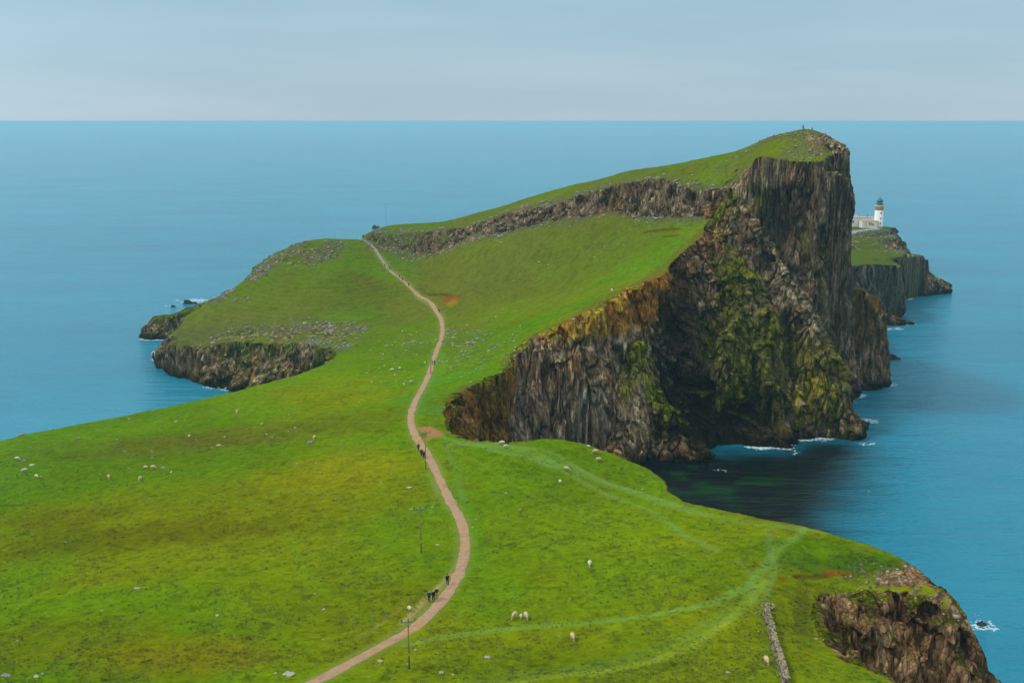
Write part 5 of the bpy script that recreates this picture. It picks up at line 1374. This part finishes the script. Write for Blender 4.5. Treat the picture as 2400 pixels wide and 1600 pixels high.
# ------------------------------------------------------------------ drystone wall and heap
def stones(lst, name, mats):
    b = bmesh.new()
    for c, s, rot in lst:
        n0 = len(b.faces)
        r = bmesh.ops.create_cube(b, size=1, matrix=Matrix.Translation(c) @ Matrix.Rotation(rot, 4, 'Z') @ Matrix.Rotation(rnd.uniform(-.25, .25), 4, 'X') @ Matrix.Diagonal((*s, 1)))
        for v in r['verts']: v.co += Vector((rnd.uniform(-.12, .12) * s[0], rnd.uniform(-.12, .12) * s[1], rnd.uniform(-.12, .12) * s[2]))
        b.faces.ensure_lookup_table(); mi = rnd.randrange(len(mats))
        for f in b.faces[n0:]: f.material_index = mi
    me = bpy.data.meshes.new(name); b.to_mesh(me); b.free()
    for m_ in mats: me.materials.append(m_)
    return me
WM = [mat('wall_grey', L2((138, 126, 102), .75), .95, .35, 5), mat('wall_dark', L2((104, 96, 72), .8), .95, .3, 5), mat('wall_lichen', L2((166, 150, 92), .8), .95, .3, 5), mat('wall_pale', L2((158, 148, 130), .75), .95, .25, 5)]
wl_ = spline([hit(1794, 1436)[:2], hit(1806, 1475)[:2], hit(1816, 1515)[:2], hit(1830, 1562)[:2], hit(1842, 1610)[:2]], .22)
lst = []
dirs = np.gradient(wl_, axis=0)
for (x, y), (tx, ty) in zip(wl_, dirs):
    a = math.atan2(ty, tx); g = hzd(x, y); nx_, ny_ = -math.sin(a), math.cos(a)
    for row in range(5):
        for sd_ in (-1, -.33, .33, 1):
            if row < 4 and abs(sd_) < .5: continue
            wd = .31 - row * .03
            lst.append(((x + nx_ * wd * sd_ + rnd.uniform(-.08, .08), y + ny_ * wd * sd_ + rnd.uniform(-.08, .08), g + .1 + row * .24 + rnd.uniform(-.03, .05)), (rnd.uniform(.22, .42), rnd.uniform(.2, .34), rnd.uniform(.16, .28)), a + rnd.uniform(-.3, .3)))
o = put('drystone_wall', stones(lst, 'drystone_wall', WM)); tag(o, 'weathered grey drystone wall running down the lower right pasture', 'wall')
hx, hy, _ = hit(1799, 1424); lst = []
for k in range(60):
    a, r = rnd.uniform(0, 6.28), rnd.uniform(0, 1) ** .7 * 1.0
    lst.append(((hx + r * math.cos(a), hy + r * .8 * math.sin(a), hzd(hx, hy) + .15 + .5 * (1 - r) * rnd.random()), (rnd.uniform(.2, .4), rnd.uniform(.2, .4), rnd.uniform(.15, .3)), rnd.uniform(0, 3)))
o = put('rubble_heap', stones(lst, 'rubble_heap', [mat('heap_moss', L2((124, 140, 50), .8), .95, .3, 5), WM[3], WM[2]])); tag(o, 'mossy yellow green heap of stones at the upper end of the drystone wall', 'rubble')

# ------------------------------------------------------------------ skerries
M_REEF = mat('wet_black_rock', L2((58, 56, 54), .7), .7, .4, 1.2, .3)
def reef(px, py, wpx, hpx, seed, label, asp=.5, n=4):
    x, y, z = Pz(px, py, 0); k = pxscale(x, y, 0)
    W, H = wpx / k / 2, hpx / k
    b = bmesh.new(); r = random.Random(seed)
    for i in range(n):
        ox = r.uniform(-.6, .6) * W; s = W * r.uniform(.3, .6)
        vs = ell(b, (ox, r.uniform(-.3, .3) * W * asp, 0), (s, s * asp, H * r.uniform(.6, 1.1)), 4)
        for v in vs:
            p = v.co; f = float(fbm3(np.array([p.x / W * 3 + seed]), np.array([p.y / W * 3]), np.array([p.z / W * 3]), 3, seed)[0])
            v.co = Vector((p.x * (1 + .25 * f), p.y * (1 + .25 * f), p.z * (1 + .7 * f)))
    me = bm_mesh('sea_rock', b, M_REEF)
    o = put('sea_rock', me); o.location = (x, y, -.15)
    tag(o, label, 'sea rock', 'rocks breaking the sea surface')
reef(2296, 1464, 34, 10, 5, 'pair of dark wet rocks ringed by foam at the lower right', .5, 3)
reef(408, 719, 16, 5, 8, 'small black rock in the surf off the left islet')
reef(450, 712, 44, 9, 13, 'longer black reef between the left islet and the surf', .35, 5)
reef(884, 536, 26, 9, 21, 'dark rock in the sea just left of the skyline pole', .4)
reef(2084, 843, 54, 13, 34, 'low dark reef off the foot of the far sea stack', .35, 6)
reef(2041, 1157, 10, 2, 55, 'tiny rock awash in the sea right of the cove', .4, 2)
reef(2022, 1005, 40, 22, 89, 'black wet rocks at the foot of the seaward buttress', .5, 5)
reef(2040, 893, 50, 14, 144, 'dark boulders at the waterline below the far sea stack', .5, 6)

# ------------------------------------------------------------------ lighthouse
M_WHITE = mat('white_paint', (.82, .77, .73), .6, .04, 1.0)
M_OCH = mat('ochre_paint', (.86, .56, .16), .6, .06)
M_LANT = mat('dark_teal_metal', (.02, .15, .19), .45, .1, 3, 0, .5)
M_ROOF = mat('flat_roof', (.42, .34, .30), .9, .1)
M_DARK = mat('window_dark', (.03, .03, .035), .2, .05)
M_RED = mat('red_paint', (.55, .12, .08), .6, .1)
m, nt, bs = node_mat('lantern_glass'); bs.inputs['Base Color'].default_value = (.35, .55, .60, 1); bs.inputs['Roughness'].default_value = .08; bs.inputs['Transmission Weight'].default_value = .75; M_GLASS = m
LX, LY, LZ = Pd(2058, 529, 682)
LZ = max(LZ, hzd(LX, LY) - .1)
e = bpy.data.objects.new('lighthouse', None); C.objects.link(e); e.location = (LX, LY, LZ)
def lpart(name, prof, m_, n=32, smooth=True, parent=None):
    b = bmesh.new(); lathe(b, prof, n); return put(name, bm_mesh(name, b, m_, smooth), parent or e)
lpart('tower', [(3.05, -1.5), (3.0, .5), (2.88, .6), (2.72, 10.3)], M_WHITE)
lpart('painted_band', [(2.74, 10.3), (2.70, 12.7), (2.95, 12.9), (2.95, 13.25)], M_OCH)
g_ = lpart('gallery', [(3.3, 13.25), (3.3, 13.5), (2.0, 13.52)], M_WHITE)
b = bmesh.new()
for i in range(16):
    a = 2 * math.pi * i / 16; cyl(b, (3.15 * math.cos(a), 3.15 * math.sin(a), 13.5), (3.15 * math.cos(a), 3.15 * math.sin(a), 14.6), .04, .04, 5)
    for zz in (14.05, 14.6):
        a2 = 2 * math.pi * (i + 1) / 16; cyl(b, (3.15 * math.cos(a), 3.15 * math.sin(a), zz), (3.15 * math.cos(a2), 3.15 * math.sin(a2), zz), .035, .035, 5)
put('railing', bm_mesh('railing', b, M_LANT), g_)
ln = lpart('lantern', [(1.95, 13.52), (1.95, 14.2), (1.8, 14.25)], M_LANT)
lpart('lantern_pane', [(1.75, 14.2), (1.75, 16.3)], M_GLASS, 16, False, ln)
b = bmesh.new()
for i in range(12):
    a = 2 * math.pi * i / 12; a2 = 2 * math.pi * (i + 1) / 12
    cyl(b, (1.82 * math.cos(a), 1.82 * math.sin(a), 14.2), (1.82 * math.cos(a2), 1.82 * math.sin(a2), 16.3), .05, .05, 5); cyl(b, (1.82 * math.cos(a), 1.82 * math.sin(a), 14.2), (1.82 * math.cos(a), 1.82 * math.sin(a), 16.3), .05, .05, 5)
put('glazing_bar', bm_mesh('glazing_bar', b, M_LANT), ln)
dm = lpart('dome', [(2.25, 16.25), (2.2, 16.5), (1.95, 17.0), (1.5, 17.55), (.9, 17.95), (.45, 18.15), (.3, 18.4)], M_LANT)
lpart('ventilator', [(.2, 18.35), (.42, 18.6), (.42, 18.9), (.12, 19.05), (.05, 19.9)], M_LANT, 16, True, dm)
b = bmesh.new(); lathe(b, [(.5, 14.4), (.7, 15.2), (.5, 16.0)], 12); put('lens', bm_mesh('lens', b, M_GLASS, True), ln)
for zz in (8.6, 5.0, 1.8):
    b = bmesh.new(); r_ = 2.9 - zz * .018; box(b, (.35, -r_ + .0, zz), (.95, .25, 1.3)); f = put('window', bm_mesh('window', b, M_OCH), e)
    b = bmesh.new(); box(b, (.35, -r_ - .10, zz), (.55, .12, .85)); put('pane', bm_mesh('pane', b, M_DARK), f)
tag(e, 'white lighthouse tower with ochre band and dark teal lantern on the far point', 'lighthouse')
def house(name, c, s, rot, label, wins, doors, chim=(), quoin=None):
    e = bpy.data.objects.new(name, None); C.objects.link(e); e.location = c; e.rotation_euler = (0, 0, rot)
    w, d, h = s
    b = bmesh.new(); box(b, (0, 0, h / 2 - .6), (w, d, h + 1.2)); put('wall', bm_mesh('wall', b, M_WHITE), e)
    b = bmesh.new(); box(b, (0, 0, h + .12), (w + .3, d + .3, .24)); put('cornice', bm_mesh('cornice', b, M_OCH), e)
    b = bmesh.new(); box(b, (0, 0, h + .36), (w + .1, d + .1, .24)); rf = put('roof', bm_mesh('roof', b, M_ROOF), e)
    for x in chim:
        b = bmesh.new(); box(b, (x, 0, h + 1.0), (1.2, .8, 1.1)); cm_ = put('chimney', bm_mesh('chimney', b, M_WHITE), rf)
    for x, zc, ww, hh in wins:
        b = bmesh.new(); box(b, (x, -d / 2 - .02, zc), (ww + .35, .16, hh + .35)); f = put('window', bm_mesh('window', b, M_OCH), e)
        b = bmesh.new(); box(b, (x, -d / 2 - .08, zc), (ww, .12, hh)); put('pane', bm_mesh('pane', b, M_DARK), f)
    for x, ww, hh in doors:
        b = bmesh.new(); box(b, (x, -d / 2 - .03, hh / 2), (ww, .16, hh)); put('door', bm_mesh('door', b, M_OCH), e)
    if quoin is not None:
        b = bmesh.new(); box(b, (quoin, -d / 2 + .3, h / 2 - .01), (1.3, .9, h)); put('corner_trim', bm_mesh('corner_trim', b, M_OCH), e)
    return tag(e, label, 'building')
hA = Pd(2019, 525, 690)
house('keepers_house', (hA[0], hA[1], LZ), (18, 8, 4.6), -.10, 'long low white keepers house with ochre trim partly behind the great cliff', [(-6.5, 2.2, .9, 1.4), (1.0, 2.2, .9, 1.3)], [(-2.6, 1.2, 2.6)], (-4.0,))
hB = Pd(2036, 528, 681)
house('engine_house', (hB[0], hB[1], LZ), (10.5, 7, 3.2), -.06, 'lower white block with ochre corner and dark windows at the foot of the lighthouse', [(-.6, 1.7, .5, 1.6), (.5, 1.7, .5, 1.6), (1.8, 1.3, .8, 1.0)], [(-2.9, 1.3, 2.5)], (), 4.7)
b = bmesh.new(); cyl(b, (0, 0, 0), (0, 0, 2.6), .12, .08, 8); box(b, (0, 0, 1.1), (.9, .5, .8), 0, .05); box(b, (0, 0, 2.1), (1.2, .1, .1))
o = put('red_mast', bm_mesh('red_mast', b, M_RED)); mx_ = Pd(2033, 505, 688); o.location = (mx_[0], mx_[1], LZ + 4.7)
tag(o, 'small red vent mast on the flat roof left of the lighthouse', 'mast')
# ------------------------------------------------------------------ haze: the moist air between here and the horizon
def haze():
    me = bpy.data.meshes.new('haze')
    b = bmesh.new()
    bmesh.ops.create_cube(b, size=1)
    for v in b.verts:
        v.co = Vector((v.co.x * 144000, v.co.y * 144000, -10.5 if v.co.z < 0 else 101.2))
    b.to_mesh(me); b.free()
    o = bpy.data.objects.new('haze', me); C.objects.link(o)
    o['kind'] = 'stuff'
    m = bpy.data.materials.new('haze_air'); m.use_nodes = True
    nt = m.node_tree; nt.nodes.clear()
    out = nt.nodes.new('ShaderNodeOutputMaterial'); v = nt.nodes.new('ShaderNodeVolumePrincipled')
    v.inputs['Color'].default_value = (0.46, 0.77, 0.88, 1)
    v.inputs['Density'].default_value = 0.00011
    v.inputs['Density Attribute'].default_value = ''
    v.inputs['Anisotropy'].default_value = 0.2
    nt.links.new(v.outputs['Volume'], out.inputs['Volume'])
    me.materials.append(m)
    o['label'] = 'pale moist air hanging over the sea and headland'
haze()
